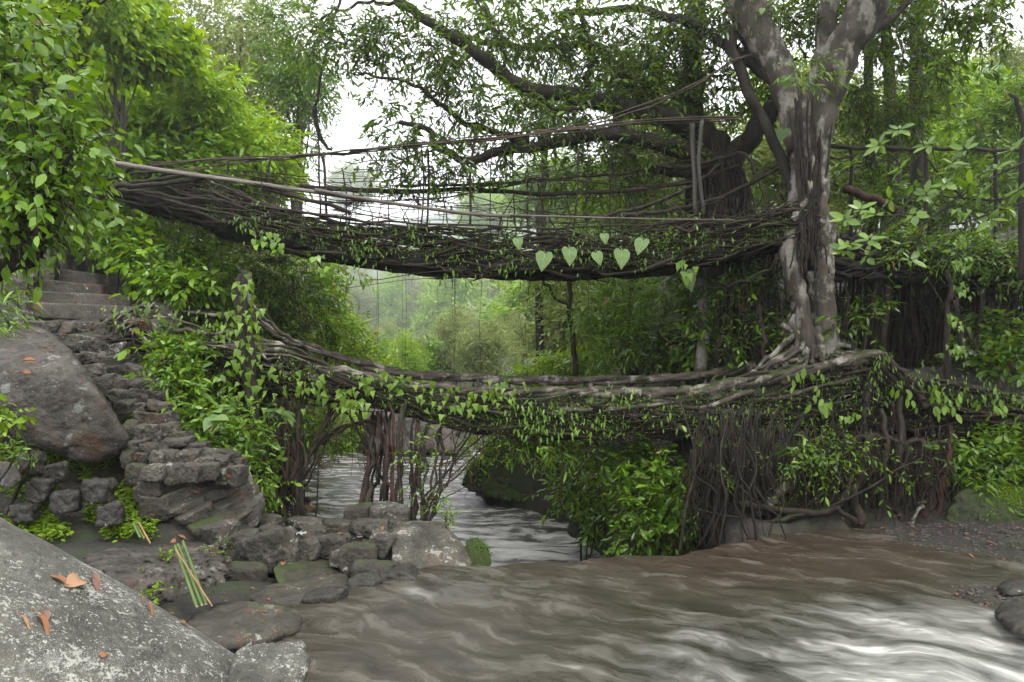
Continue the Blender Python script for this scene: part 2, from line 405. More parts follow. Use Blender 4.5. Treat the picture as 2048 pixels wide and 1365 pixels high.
M['stone_lichen'] = rock_mat('lichen_stone', (.024, .021, .015), (.102, .092, .073), .60, .26, .26, 2.2, .75, .8, (.27, .265, .235), rustcol=(.085, .045, .024), spot=7)
M['stone_moss'] = rock_mat('mossy_stone', (.015, .013, .009), (.055, .048, .034), .15, .58, 0, 2., .8, .6)
M['step'] = rock_mat('worn_step', (.024, .020, .014), (.086, .076, .058), .24, .34, .1, 2.6, .72, .8)
M['rock_dark'] = rock_mat('dark_wet_rock', (.013, .012, .009), (.048, .043, .033), .1, .42, .15, 1.4, .6, .7)
M['rock_moss'] = rock_mat('moss_rock', (.012, .013, .007), (.035, .04, .018), 0, .85, 0, 1.6, .9, .9, mosscol=(.03, .05, .005))
M['rock_far'] = rock_mat('grey_river_rock', (.06, .052, .046), (.15, .13, .115), .1, .05, .1, .5, .8, .8)

# ------------------------------------------------------------------ the setting: ground, river, pool, far hills, air
YL = [2, 6, 7.5, 8.6, 9.4, 10.5, 12, 12.6, 13.0, 13.6, 14.6, 17, 20, 30, 31, 60, 200, 700]
XL = [-2.0, -2.3, -2.4, -1.75, -.75, -.75, -1.0, -1.3, -4.5, -5.1, -5.9, -6.9, -8.2, -11, -11.5, -20, -50, -100]
YR = [9, 12, 14, 16.4, 18, 19.6, 20.6, 22, 30, 60, 200, 700]
XR = [2.55, 2.8, 2.1, 1.8, 1.5, .4, -1.0, -1.4, -1.6, 2, 20, 60]
EDGE = [(560, 1215), (640, 1190), (700, 1172), (760, 1158), (850, 1136), (950, 1131), (1100, 1126), (1200, 1116), (1380, 1105), (1450, 1087), (1530, 1074), (1620, 1062), (1700, 1052), (1850, 1050), (2048, 1056)]
EX = []; EY = []
for _x, _y in EDGE:
    d_ = dz(_y, 2.0); EX.append((_x - CX) / F * d_); EY.append(d_)
EX = np.array([-3.6, -3.0] + EX + [30]); EY = np.array([4.5, 6.2] + EY + [10.9])
def ground(x, y):
    x = np.asarray(x, float); y = np.asarray(y, float)
    xl = np.interp(y, YL, XL); xr0 = np.interp(y, YR, XR); ye = np.interp(x, EX, EY)
    up = y < ye
    bed = np.where(up, 1.45, -.8)
    far = sm(30, 33, y)
    bed = bed * (1 - far) + far * np.minimum(.3 + (y - 31) * .1, 2 + (y - 31) * .015)
    tl = xl - x
    ys = 10 + (-4.28 - x) * .9
    pl = 2.4 + .75 * np.minimum(-4.3 - x, 4.0) + .40 * np.clip(-8.3 - x, 0, None) + np.where(y < ys, .62 * (y - ys), .3 * np.clip(y - ys, 0, 6))
    plat = np.interp(y, [6, 8, 8.7, 10, 12.6, 13.2], [2.05, 2.05, 1.88, 1.8, 1.55, .2])
    pl = np.maximum(pl, plat); pl = np.where((y > 10.3) & (y < 20), np.minimum(pl, np.maximum(plat, .3) + np.clip(-4.7 - x, 0, None) * 2.2), pl); pl = np.where(pl > 12, 12 + (pl - 12) * .25, pl)
    hl = np.minimum(pl, bed + np.clip(tl, 0, None) * np.where(y > 31, .55, np.where(y > 13.2, 2.0, 3.0)))
    xr = np.where(up, 5.35 + .05 * np.sin(y * 2), xr0)
    tr = x - xr
    y0 = 12.1 - np.clip(x - 7, 0, 4) * .35
    s = sm(y0, y0 + .9, y)
    shelf = np.where(up, 1.93 + np.clip(x - 5.35, 0, 9) * .11, 2.06 + np.clip(y - 10.6, 0, 2) * .15)
    platR = 4.45 - 1.5 * sm(5.2, 3.6, x) * sm(12.8, 13.8, y) + np.clip(y - 15.5, 0, 12) * .38 * sm(2, 6, x) + np.clip(x - 9, 0, 8) * .12
    platR = np.where(platR > 9.2, 9.2 + (platR - 9.2) * .1, platR)
    hr = np.minimum(shelf * (1 - s) + platR * s, bed + np.clip(tr, 0, None) * np.where(y > 31, .4, 4.0))
    hr = np.where(up, shelf, hr)
    h = np.where(tl > 0, np.maximum(bed, hl), bed); h = np.where(tr > 0, np.maximum(h, hr), h)
    p = np.stack([x.ravel(), y.ravel(), h.ravel() * .5], 1)
    n = (nz(p, .5, 3, 4) * .10 + nz(p, 1.6, 4, 3) * .05).reshape(h.shape)
    land = np.clip((h - np.where(up, 1.9, .2)) / .6, .15, 1)
    return h + n * land
def gz(x, y): return float(ground(np.array([x]), np.array([y]))[0])

xs = np.concatenate([np.linspace(-600, -70, 14), np.linspace(-60, -16, 30), np.arange(-15, 15, .2), np.linspace(16, 60, 30), np.linspace(70, 600, 14)])
ys_ = np.concatenate([np.linspace(-60, 0, 8), np.linspace(1, 5.8, 10), np.arange(6, 24, .2), np.linspace(24.5, 60, 50), np.linspace(66, 1100, 30)])
Xg, Yg = np.meshgrid(xs, ys_); Zg = ground(Xg, Yg)
def grid_acc(X, Y, Z):
    a = Acc(); n, m = X.shape
    i = np.arange(n - 1)[:, None] * m; j = np.arange(m - 1)[None]
    a.add(np.stack([X.ravel(), Y.ravel(), Z.ravel()], 1), np.stack([i + j, i + j + 1, i + m + j + 1, i + m + j], -1).reshape(-1, 4)); return a
m, t, out = mat('forest_ground')
co = coords(t)
n1 = noise(t, 1.3, 8, .65, co); n2 = noise(t, 9, 6, .65, co); n3 = noise(t, .5, 3, .5, co)
c = ramp(t, mth(t, 'ADD', mth(t, 'MULTIPLY', n1, .6), mth(t, 'MULTIPLY', n2, .4)), [(.36, (.006, .0045, .003)), (.52, (.02, .016, .012)), (.66, (.05, .042, .033))])
c = mixc(t, ramp(t, mth(t, 'ADD', mth(t, 'MULTIPLY', n3, .7), mth(t, 'MULTIPLY', n2, .3)), [(.48, (0, 0, 0)), (.58, (1, 1, 1))]), c, (.018, .028, .006))
p = N(t, 'ShaderNodeBsdfPrincipled', Roughness=.85); t.links.new(c, p.inputs['Base Color'])
t.links.new(bump(t, mth(t, 'ADD', n1, mth(t, 'MULTIPLY', n2, .5)), .9, .08), p.inputs['Normal']); t.links.new(p.outputs[0], out.inputs[0])
M['ground'] = m
tag(obj('ground', grid_acc(Xg, Yg, Zg), M['ground'], loc=(0, 0, 0)), 'damp brown soil and rock of the river banks', 'ground', kind='structure')

# far hills
def hill(name, d, top, x0, x1, seed, label):
    x = np.linspace(x0, x1, 160); k = np.linspace(0, 1, 24)
    X, K = np.meshgrid(x, k); Y = d + K * d * .5
    prof = np.interp(x, *zip(*top))
    Z = prof[None] * (1 - (1 - np.clip(K * 2, 0, 1)) ** 2) + nz(np.stack([X.ravel(), Y.ravel(), X.ravel() * 0], 1) / 60, .7, seed, 4).reshape(X.shape) * 4 * np.clip(K * 3, 0, 1)
    Z = np.where(K > .5, Z * (1.5 - K), Z); Z[0] = -3
    return tag(obj(name, grid_acc(X, Y, Z), M['hill'], loc=(0, d, 0)), label, 'hill', kind='structure')
M['hill'] = rock_mat('forested_hill', (.03, .045, .018), (.06, .085, .03), 0, 0, 0, .06, .95, .3)
hill('far_hill', 560, [(-700, 110), (-230, 108), (-157, 121), (-71, 133), (-10, 149), (52, 164), (154, 170), (260, 158), (455, 120), (700, 90)], -700, 700, 7, 'pale blue forested hill closing the far end of the valley')
hill('near_hill', 430, [(-620, 146), (-227, 103), (-138, 62), (-64, 42), (26, 52), (127, 80), (253, 105), (600, 146)], -620, 600, 8, 'hazy green hillside rising behind the valley trees')

# river in front: silky water over a weir edge
def dist2(t, co, x, y, rx, ry):
    s = N(t, 'ShaderNodeVectorMath', operation='SUBTRACT'); s.inputs[1].default_value = (x, y, 0); t.links.new(co, s.inputs[0])
    mu = N(t, 'ShaderNodeVectorMath', operation='MULTIPLY'); mu.inputs[1].default_value = (1 / rx, 1 / ry, 0); t.links.new(s.outputs[0], mu.inputs[0])
    l = N(t, 'ShaderNodeVectorMath', operation='LENGTH'); t.links.new(mu.outputs[0], l.inputs[0])
    return mth(t, 'SUBTRACT', 1, l.outputs['Value'], True)
def foam_front(t, co, streak, g):
    sh = mth(t, 'ADD', mth(t, 'MULTIPLY', dist2(t, co, 4.1, 5.4, 4.4, 2.8), .74), mth(t, 'MULTIPLY', dist2(t, co, -.75, 8.15, 1.6, .8), .27))
    sh = mth(t, 'ADD', sh, mth(t, 'MULTIPLY', dist2(t, co, 4.6, 7.4, 2.0, 1.0), .30))
    s = mth(t, 'ADD', mth(t, 'ADD', mth(t, 'MULTIPLY', mth(t, 'SUBTRACT', streak, .5), 2.1), mth(t, 'MULTIPLY', g, .3)), sh)
    return ramp(t, s, [(.20, (0, 0, 0)), (.45, (.08, .08, .08)), (.72, (.34, .34, .34)), (1.0, (1, 1, 1))])
def foam_sheen_pool(t, co, streak, g):  # foam near the weir, plus silvery sky reflection painted in as pale streaks
    sh = mth(t, 'MULTIPLY', dist2(t, co, -.2, 15.3, 4.0, 3.2), .48)
    s = mth(t, 'ADD', mth(t, 'ADD', mth(t, 'MULTIPLY', mth(t, 'SUBTRACT', streak, .5), 3.2), mth(t, 'MULTIPLY', g, .5)), sh)
    return ramp(t, s, [(.22, (0, 0, 0)), (.42, (.35, .35, .35)), (.8, (1, 1, 1))])
def water_mat(name, deep, mid_, foam, ang, stretch, foam_fn, rough=.16, bmp=.35, scale=1.):
    m, t, out = mat(name)
    c0 = t.nodes.new('ShaderNodeTexCoord'); mp = t.nodes.new('ShaderNodeMapping'); mp.inputs['Rotation'].default_value = (0, 0, ang)
    wv = N(t, 'ShaderNodeTexNoise', Scale=.55 * scale, Detail=2.); t.links.new(c0.outputs['Object'], wv.inputs['Vector'])
    sc = N(t, 'ShaderNodeVectorMath', operation='SCALE'); sc.inputs[3].default_value = 1.7 / scale; t.links.new(wv.outputs['Color'], sc.inputs[0])
    ad = N(t, 'ShaderNodeVectorMath', operation='ADD'); t.links.new(c0.outputs['Object'], ad.inputs[0]); t.links.new(sc.outputs[0], ad.inputs[1])
    t.links.new(ad.outputs[0], mp.inputs[0])
    s2 = N(t, 'ShaderNodeVectorMath', operation='MULTIPLY'); s2.inputs[1].default_value = stretch; t.links.new(mp.outputs[0], s2.inputs[0]); vec = s2.outputs[0]
    a = noise(t, 1.1 * scale, 5, .55, vec); b = noise(t, 3.1 * scale, 5, .6, vec); g = noise(t, .5 * scale, 2, .5, vec)
    streak = mth(t, 'ADD', mth(t, 'MULTIPLY', a, .72), mth(t, 'MULTIPLY', b, .28))
    base = ramp(t, a, [(.3, deep), (.7, mid_)])
    if foam_fn is foam_front:
        base = mixc(t, mth(t, 'MULTIPLY', dist2(t, c0.outputs['Object'], 3.2, 9.9, 4.2, 1.7), 1.2, True), base, ramp(t, b, [(.3, (.020, .015, .010)), (.6, (.05, .037, .027)), (.75, (.085, .058, .036))]))
        base = mixc(t, mth(t, 'MULTIPLY', dist2(t, c0.outputs['Object'], 4.1, 5.5, 5.0, 3.0), .8, True), base, (.018, .026, .017))
    f = foam_fn(t, c0.outputs['Object'], streak, g)
    col = mixc(t, f, base, foam)
    p = N(t, 'ShaderNodeBsdfPrincipled'); p.inputs['IOR'].default_value = 1.33; p.inputs['Specular IOR Level'].default_value = .5
    t.links.new(col, p.inputs['Base Color'])
    t.links.new(mth(t, 'ADD', rough, mth(t, 'MULTIPLY', f, .5)), p.inputs['Roughness'])
    t.links.new(bump(t, mth(t, 'ADD', streak, mth(t, 'MULTIPLY', b, .3)), bmp, .12), p.inputs['Normal'])
    t.links.new(p.outputs[0], out.inputs[0]); return m
M['water'] = water_mat('silky_river', (.020, .017, .012), (.068, .058, .045), (.5, .5, .465), math.radians(27), (.46, 1.6, 1), foam_front, .26, .32, 2.0)
M['pool'] = water_mat('river_pool', (.022, .021, .017), (.11, .105, .092), (.52, .51, .48), math.radians(4), (.5, 1.9, 1), foam_sheen_pool, .14, .7, 1.5)  # lighter mid tone and streaks stand in for broken sky highlights
u = np.linspace(-3.5, 7.5, 230); v = np.concatenate([np.linspace(0, 1, 200), [1.003, 1.006, 1.010, 1.014, 1.018]])
Xw, Vw = np.meshgrid(u, v); Ye = np.interp(Xw, EX, EY)
Ye = Ye + .05 * np.sin(Xw * 5.1) + .03 * np.sin(Xw * 12.3 + 1)
Yw = 2.3 + (Ye - 2.3) * np.minimum(Vw, 1) + np.clip(Vw - 1, 0, 1) * 22
ca, sa = math.cos(math.radians(-27)), math.sin(math.radians(-27))
fl = np.stack([(Xw * ca + Yw * sa).ravel() * .33, (-Xw * sa + Yw * ca).ravel() * 1.1, Xw.ravel() * 0], 1)
lf = nz(np.stack([Xw.ravel(), Yw.ravel(), Xw.ravel() * 0], 1), .35, 12, 2)
fl[:, 1] += lf * .35
wv_ = nz(fl, .75, 11, 4).reshape(Xw.shape)
Zw = 2.0 + .020 * wv_ * sm(1, .93, Vw) - .32 * sm(6.8, 3.2, Yw) * sm(.3, 3.2, Xw) * (1 + .35 * wv_)
Zw = Zw + .012 * np.exp(-((Xw + .6) / 1.1) ** 2 - ((Yw - 8.2) / .55) ** 2) * (1 + wv_ * .8) + .06 * np.exp(-((Xw - 4.0) / .8) ** 2 - ((Yw - 7.6) / .4) ** 2)
Zw = Zw + np.where(Xw > .4, .02 * wv_, 0) - np.array([0] * 200 + [.06, .25, .8, 1.6, 2.4])[:, None]
tag(obj('river', grid_acc(Xw, Yw, Zw), M['water'], loc=(0, 0, 2.0)), 'silky brown river sliding over the low weir edge', 'river', kind='structure')
xp = np.linspace(-26, 5, 240); yp = np.linspace(9.3, 44, 260); Xp, Yp = np.meshgrid(xp, yp)
q = np.stack([Xp.ravel() * .6, Yp.ravel() * 1.6, Xp.ravel() * 0], 1)
Zp = .1 + .03 * nz(q, .7, 14, 3).reshape(Xp.shape) * sm(40, 15, Yp)
tag(obj('pool', grid_acc(Xp, Yp, Zp), M['pool'], loc=(0, 0, .1)), 'grey rippling pool below the weir', 'pool', kind='structure')

# gravel bar at the right-hand shore: pebbles nobody could count
rng = np.random.default_rng(5)
a = Acc(); dI, tI = ico(1)
for _ in range(2200):
    x = rng.uniform(5.25, 8.6); y = rng.uniform(7.3, 10.9)
    z = gz(x, y)
    s = rng.uniform(.008, .028) * (2 if rng.random() < .05 else 1)
    a.add(dI * s * np.array([rng.uniform(.8, 1.4), rng.uniform(.8, 1.3), rng.uniform(.35, .7)]) * (1 + .2 * rng.normal(size=(len(dI), 1))) + np.array([x, y, z + s * .2]), t=tI)
M['pebble'] = rock_mat('pebbles', (.025, .020, .016), (.095, .078, .065), 0, 0, .3, 6, .7, .2)
tag(obj('gravel', a, M['pebble'], loc=(6.5, 9, 2)), 'wet pebbles scattered along the river margin', 'gravel', kind='stuff')

# ------------------------------------------------------------------ boulders
def single(name, acc, mat_, label, cat, group=None, loc=None):
    return tag(obj(name, acc, mat_, loc=loc), label, cat, group)
rng = np.random.default_rng(21)
# great lichen boulder in front
a = Acc(); dI, tI = ico(7)
R = np.array([[.857, 0, .516], [0, 1, 0], [-.516, 0, .857]])       # columns: long axis, depth, normal
ax = np.array([[.857, 0, -.516], [0, 1, 0], [.516, 0, .857]])
loc_ = np.sign(dI) * np.abs(dI) ** .74 * np.array([3.52, 1.024, .895])
V = loc_ @ ax
V *= (1 + .007 * nz(V, .9, 31, 4) + .004 * nz(V, 4.5, 32, 4))[:, None]
cB = np.array([-2.492, 3.62, 2.588])
a.add(V + cB, t=tI)
boulder = single('boulder', a, M['rock_lichen'], 'huge grey boulder with white lichen spots filling the near corner', 'boulder')
a = Acc(); stone(a, rng, P(520, 1378, 3.9), .36, .5, .34, .3, .35, p=9, sub=5, amp=.03, seed=8)
single('rock', a, M['rock_lichen'], 'small pale rock at the lower tip of the lichen boulder', 'rock')

# left boulder beside the stairway
front = [(0, 715, 10.2), (80, 745, 9.75), (158, 735, 9.95), (208, 800, 9.8), (256, 858, 9.95), (262, 892, 10.1), (220, 922, 10.0), (168, 934, 10.0), (120, 900, 9.75), (55, 850, 9.7), (-10, 822, 9.75), (-160, 800, 9.9), (-160, 690, 10.1)]
back = [(20, 640, 11.6), (105, 668, 11.6), (155, 706, 11.1), (210, 790, 10.9), (250, 860, 10.9), (-120, 640, 11.8), (200, 915, 10.9), (0, 850, 10.8)]
a = Acc(); hull_rock(a, PP(front + back), 22, 6, .022, 1.9, 41)
single('boulder', a, M['rock_brown'], 'large brown boulder with a flat top wedged beside the stone stairway', 'boulder')
# second slab rising behind it
a = Acc(); hull_rock(a, PP([(10, 700, 11.4), (120, 705, 11.3), (150, 700, 11.8), (100, 655, 12.6), (20, 638, 12.8), (-120, 660, 12.4), (-100, 720, 11.4)]), 18, 5, .02, 2, 42)
single('boulder', a, M['rock_brown'], 'smooth grey slab of rock behind the large brown boulder', 'boulder')
# boulder at the water's edge
front = [(785, 1060, 9.75), (830, 1047, 9.9), (880, 1050, 9.9), (915, 1075, 9.8), (945, 1120, 9.5), (935, 1150, 9.1), (860, 1165, 8.95), (790, 1165, 8.85), (778, 1100, 9.3)]
back = [(800, 1040, 10.9), (880, 1040, 10.9), (930, 1090, 10.5), (945, 1140, 10.0), (780, 1060, 10.6)]
a = Acc(); hull_rock(a, PP(front + back), 18, 6, .02, 1.7, 43)
single('boulder', a, M['stone_lichen'], 'pale lichen boulder standing at the edge of the weir', 'boulder')
a = Acc(); hull_rock(a, PP([(930, 1082, 10.2), (955, 1074, 10.4), (975, 1092, 10.3), (984, 1130, 9.9), (950, 1150, 9.7), (930, 1130, 9.8), (950, 1080, 10.9), (980, 1120, 10.6)]), 12, 5, .03, 2, 44)
single('rock', a, M['rock_moss'], 'green mossy rock between the pale lichen boulder and the falling water', 'rock')
# flat wet shelf by the bamboo, dark ledge, terrace
a = Acc(); hull_rock(a, PP([(400, 1215, 7.5), (470, 1190, 8.0), (560, 1196, 7.9), (612, 1225, 7.4), (600, 1258, 7.0), (520, 1290, 6.5), (440, 1300, 6.2), (380, 1290, 6.2), (360, 1240, 7.0), (480, 1320, 6.6), (590, 1290, 7.2)]), 14, 5, .02, 1.5, 45)
single('rock', a, M['step'], 'flat wet shelf of rock under the leaning bamboo poles', 'rock')
a = Acc(); hull_rock(a, PP([(180, 1120, 8.0), (240, 1100, 8.6), (330, 1092, 9.0), (440, 1090, 9.1), (462, 1120, 8.7), (455, 1180, 8.3), (400, 1205, 7.9), (300, 1215, 7.2), (220, 1200, 7.0), (330, 1110, 8.3), (440, 1105, 9.5), (180, 1100, 9.2)]), 16, 6, .085, 2.6, 46)
single('rock_ledge', a, M['rock_brown'], 'rough dark ledge of rock behind the leaning bamboo poles', 'rock')
a = Acc(); hull_rock(a, PP([(90, 1090, 9.0), (180, 1078, 9.4), (300, 1068, 9.9), (400, 1066, 10.1), (440, 1085, 9.6), (330, 1100, 9.1), (200, 1112, 8.6), (100, 1130, 8.3), (440, 1120, 9.4), (100, 1150, 8.6), (380, 1060, 10.8)]), 14, 5, .02, 1.5, 47)
single('earth_terrace', a, M['ground'], 'flat trodden terrace of brown earth at the foot of the stone stairway', 'terrace')
# far side rocks
a = Acc(); hull_rock(a, PP([(722, 912, 29), (735, 830, 29), (780, 812, 29.5), (850, 815, 29.5), (915, 840, 29.5), (935, 912, 29), (930, 915, 30.5), (760, 800, 31), (880, 806, 31.2), (730, 915, 31)]), 12, 5, .06, 2.2, 48)
single('boulder', a, M['rock_far'], 'grey brown boulder across the pool behind the root pillars', 'boulder')
a = Acc(); hull_rock(a, PP([(924, 985, 20.6), (930, 930, 20.6), (985, 895, 20.8), (1060, 890, 20.8), (1130, 905, 20.4), (1140, 1020, 19.4), (1050, 1020, 19.6), (960, 1000, 20.2), (1000, 888, 22.5), (1130, 895, 22.5), (935, 940, 22)]), 9, 6, .05, 1.8, 49)
single('boulder', a, M['rock_moss'], 'rounded boulder thick with moss at the pool side under the lower bridge', 'boulder')
a = Acc(); hull_rock(a, PP([(1135, 1085, 15.8), (1140, 1000, 15.8), (1200, 930, 15.2), (1300, 900, 14.4), (1400, 900, 13.4), (1420, 1000, 12.6), (1400, 1110, 11.9), (1250, 1115, 13.6), (1180, 1110, 14.9), (1300, 890, 17), (1440, 890, 15), (1420, 1130, 13.6)]), 12, 6, .05, 1.6, 50)
single('rock_cliff', a, M['rock_dark'], 'dark dripping rock cliff draped in ferns beneath the lower bridge', 'cliff')
a = Acc(); hull_rock(a, PP([(1885, 1050, 10.9), (1905, 985, 11.0), (1960, 968, 11.1), (2060, 985, 10.8), (2140, 1000, 10.4), (2140, 1100, 9.9), (2050, 1085, 10.2), (1960, 1062, 10.6), (1950, 960, 12), (2140, 980, 12)]), 14, 6, .03, 1.8, 51)
single('boulder', a, M['rock_moss'], 'low mossy boulder on the gravel shore beside the red root', 'boulder')
a = Acc(); hull_rock(a, PP([(1978, 1235, 7.2), (2005, 1200, 7.5), (2060, 1188, 7.5), (2130, 1210, 7.2), (2130, 1290, 6.6), (2050, 1275, 6.6), (1990, 1255, 6.9), (2060, 1190, 8.2)]), 12, 5, .03, 2, 52)
single('boulder', a, M['rock_dark'], 'smooth dark boulder in the rapid near the gravel', 'boulder')
a = Acc(); hull_rock(a, PP([(1982, 1185, 8.2), (2005, 1162, 8.4), (2050, 1155, 8.4), (2090, 1170, 8.2), (2060, 1195, 7.9), (2000, 1192, 8.0), (2040, 1160, 8.9)]), 12, 4, .04, 2, 53)
single('rock', a, M['rock_dark'], 'small dark rock on the gravel above the smooth dark boulder', 'rock')
a = Acc(); hull_rock(a, PP([(1540, 1040, 11.2), (1560, 985, 11.4), (1600, 960, 11.7), (1672, 962, 11.7), (1680, 1030, 11.3), (1600, 1062, 11.0), (1540, 1060, 11.1), (1620, 955, 12.5)]), 16, 5, .03, 2, 54)
single('rock', a, M['rock_moss'], 'angular mossy rock caught between the hanging roots above the weir', 'rock')
a = Acc(); hull_rock(a, PP([(0, 975, 9.3), (-20, 920, 9.4), (30, 925, 9.3), (45, 950, 9.2), (30, 985, 9.1), (0, 930, 9.9)]), 12, 4, .04, 2, 55)
single('rock', a, M['rock_brown'], 'reddish rock in the mossy bank under the large brown boulder', 'rock')

def moss_cover(o, n, size, seed, m_='moss_leaf'):
    me = o.data; rg = np.random.default_rng(seed); nv = len(me.vertices); co_ = np.zeros(nv * 3); me.vertices.foreach_get('co', co_); co_ = co_.reshape(-1, 3); nn = np.zeros(nv * 3); me.vertices.foreach_get('normal', nn); nn = nn.reshape(-1, 3)
    w = np.clip(nn[:, 2] + .35, 0, 1) * (nz(co_, 1.1, seed % 40, 3) > -.3); i = rg.choice(nv, n, p=w / w.sum()); p = co_[i] + np.array(o.location) + nn[i] * .01 + rg.normal(size=(n, 3)) * .02
    a = Acc(); leaves(a, p, nn[i] * .5 + rg.normal(size=(n, 3)) * .8, nn[i] + rg.normal(size=(n, 3)) * .4, size * rg.uniform(.5, 1.4, n), 'tiny'); tag(obj('moss_tufts', a, M[m_], o), kind='stuff')
for o in list(COL.objects):
    if o.get('label', '').startswith('rounded boulder thick with moss'): moss_cover(o, 6000, .07, 3, 'mid')
    if o.get('label', '').startswith('low mossy boulder on the gravel'): moss_cover(o, 3500, .035, 4)
    if o.get('label', '').startswith('angular mossy rock'): moss_cover(o, 1500, .03, 5)
    if o.get('label', '').startswith('green mossy rock between'): moss_cover(o, 1200, .022, 6, 'mid')
    if o.get('label', '').startswith('dark dripping rock cliff'): moss_cover(o, 5000, .06, 7, 'mid')
# rubble in the mossy bank
rub = [(30, 905, 80, 945, 'dark rock in the mossy bank under the hollow of the brown boulder'), (85, 925, 125, 960, 'grey rock in the mossy bank left of the boulder tip'),
       (100, 985, 150, 1022, 'mid grey rock halfway down the mossy bank'), (45, 960, 95, 1000, 'rounded rock in the mossy bank beside the reddish rock'),
       (160, 960, 215, 1000, 'dark rock in the mossy bank below the boulder tip'), (195, 1010, 240, 1045, 'dull rock at the foot of the mossy bank by the small bamboo'),
       (20, 1010, 60, 1040, 'small rock low in the mossy bank above the lichen boulder')]
for x0, y0, x1, y1, lab in rub:
    a = Acc(); d = 9.2 + (1000 - (y0 + y1) / 2) * .004
    stone_px(a, rng, x0, y0, x1, y1, d + .22, sub=4, amp=.07)
    single('rock', a, M['rock_dark'], lab, 'rock')

# ------------------------------------------------------------------ the stone stairway: one thing, its steps and set stones are parts
stair = thing('stone_stairway', 'steep stairway of worn slabs and rough set stones climbing the left bank', 'stairway', (-4.3, 10, 2.3))
def step_slab(x0, xt0, x1, xt1, ybot, d, dep, name='step', tilt=0):
    """front face from (x0,xt0) to (x1,xt1) at top, down to ybot"""
    a = Acc(); A = P(x0, xt0, d); B = P(x1, xt1, d); w = np.linalg.norm(B - A); h = (ybot - (xt0 + xt1) / 2) / F * d
    c = (A + B) / 2 + np.array([0, dep / 2, -h / 2])
    Nn = np.array([[1, 0, 0], [-1, 0, 0], [0, 1, 0], [0, -1, 0], [0, 0, 1], [0, 0, -1], [0, -1, 1], [1, -1, .3], [-1, -1, .3]], float)
    D = np.array([w / 2, w / 2, dep / 2, dep / 2, h / 2, h / 2, (dep / 2 + h / 2) / 1.414 - .012, (w / 2 + dep / 2) / 1.45 - .03, (w / 2 + dep / 2) / 1.45 - .03])
    R = np.array(Matrix.Rotation(math.atan2(-(B - A)[2], (B - A)[0]), 3, 'Y'))
    d_, t_ = ico(6); Nr = norm(Nn) @ R.T
    s = np.clip(d_ @ Nr.T, 0, None) / D; r = (s ** 60).sum(1) ** (-1 / 60.)
    v = d_ * r[:, None]; v = v + d_ * (nz(v, 2.2, int(x0) % 30, 4) * .010)[:, None]
    a.add(v + c, t=t_); return obj(name, a, M['step'], stair)
for s in [(92, 487, 132, 489, 512, 16.4, .8), (84, 513, 152, 521, 543, 15.7, .8), (104, 536, 196, 548, 566, 15.2, .8), (48, 556, 206, 570, 588, 14.8, .9), (50, 581, 262, 591, 612, 14.35, .9), (50, 604, 268, 612, 640, 13.9, 1.2)]:
    step_slab(*s)
rows = [  # x0,y0,x1,y1,depth
    (20, 505, 64, 532, 15.0), (62, 515, 104, 552, 14.9), (30, 532, 66, 560, 14.5), (8, 556, 50, 590, 14.2), (18, 590, 52, 622, 13.8), (26, 618, 56, 648, 13.4), (0, 500, 26, 530, 15.1),
    (52, 640, 92, 668, 13.3), (85, 642, 118, 664, 13.3), (115, 642, 150, 665, 13.3), (158, 641, 215, 664, 13.3), (215, 652, 240, 668, 13.3),
    (110, 668, 148, 690, 12.9), (146, 668, 216, 690, 12.9), (214, 664, 246, 680, 13.0), (118, 688, 158, 708, 12.6), (155, 685, 202, 706, 12.6), (200, 690, 246, 710, 12.7),
    (136, 706, 162, 726, 12.2), (158, 704, 190, 728, 12.3), (196, 706, 252, 732, 12.3), (160, 726, 200, 752, 11.9), (190, 730, 252, 752, 11.95), (250, 728, 290, 757, 12.0), (205, 748, 232, 760, 11.85),
    (182, 752, 224, 788, 11.55), (222, 757, 276, 780, 11.6), (272, 757, 322, 778, 11.7), (216, 778, 292, 802, 11.3), (286, 780, 326, 800, 11.4), (226, 800, 266, 826, 10.95), (262, 802, 322, 826, 11.0), (318, 804, 338, 826, 11.1),
    (266, 824, 318, 850, 10.75), (312, 824, 346, 852, 10.8), (242, 846, 268, 876, 10.55), (264, 850, 318, 886, 10.5), (312, 848, 346, 880, 10.6), (342, 862, 376, 886, 10.65),
    (240, 886, 340, 912, 10.25), (318, 876, 370, 896, 10.4), (368, 886, 412, 908, 10.45), (248, 902, 290, 928, 10.1), (300, 900, 392, 934, 10.0), (398, 898, 470, 918, 10.3), (388, 916, 424, 942, 10.0), (420, 914, 482, 938, 10.15),
    (284, 928, 400, 964, 9.75), (385, 928, 430, 955, 9.85), (424, 932, 484, 968, 9.95)]
rows2 = []
for x0, y0, x1, y1, d in rows:
    w = x1 - x0; k = 3 if w > 88 else 2 if w > 52 else 1; cut = np.sort(np.concatenate([[x0], x0 + w * (np.arange(1, k) / k + rng.normal(size=k - 1) * .07), [x1]]))
    for i in range(k): rows2.append((cut[i], y0 + rng.normal() * 1.5, cut[i + 1], y1 + rng.normal() * 1.5, d + rng.normal() * .05))
for i, (x0, y0, x1, y1, d) in enumerate(rows2):
    a = Acc(); stone_px(a, rng, x0, y0 + 2, x1, y1 - 2, d, sub=5, amp=.045, yaw=rng.normal() * .12, p=20, cham=.95)
    obj('set_stone', a, M[['stone', 'stone_lichen', 'stone', 'rock_brown', 'stone', 'stone_lichen', 'stone_moss'][rng.integers(0, 7)]], stair)
for x0, y0, x1, y1, d in [(268, 962, 318, 1000, 9.75), (250, 930, 290, 965, 9.85), (276, 1000, 336, 1040, 9.65), (330, 1036, 372, 1062, 9.75), (240, 905, 262, 932, 10.0)]:
    a = Acc(); stone_px(a, rng, x0, y0, x1, y1, d, sub=5, amp=.05, p=14); obj('set_stone', a, M['stone_moss'], stair)
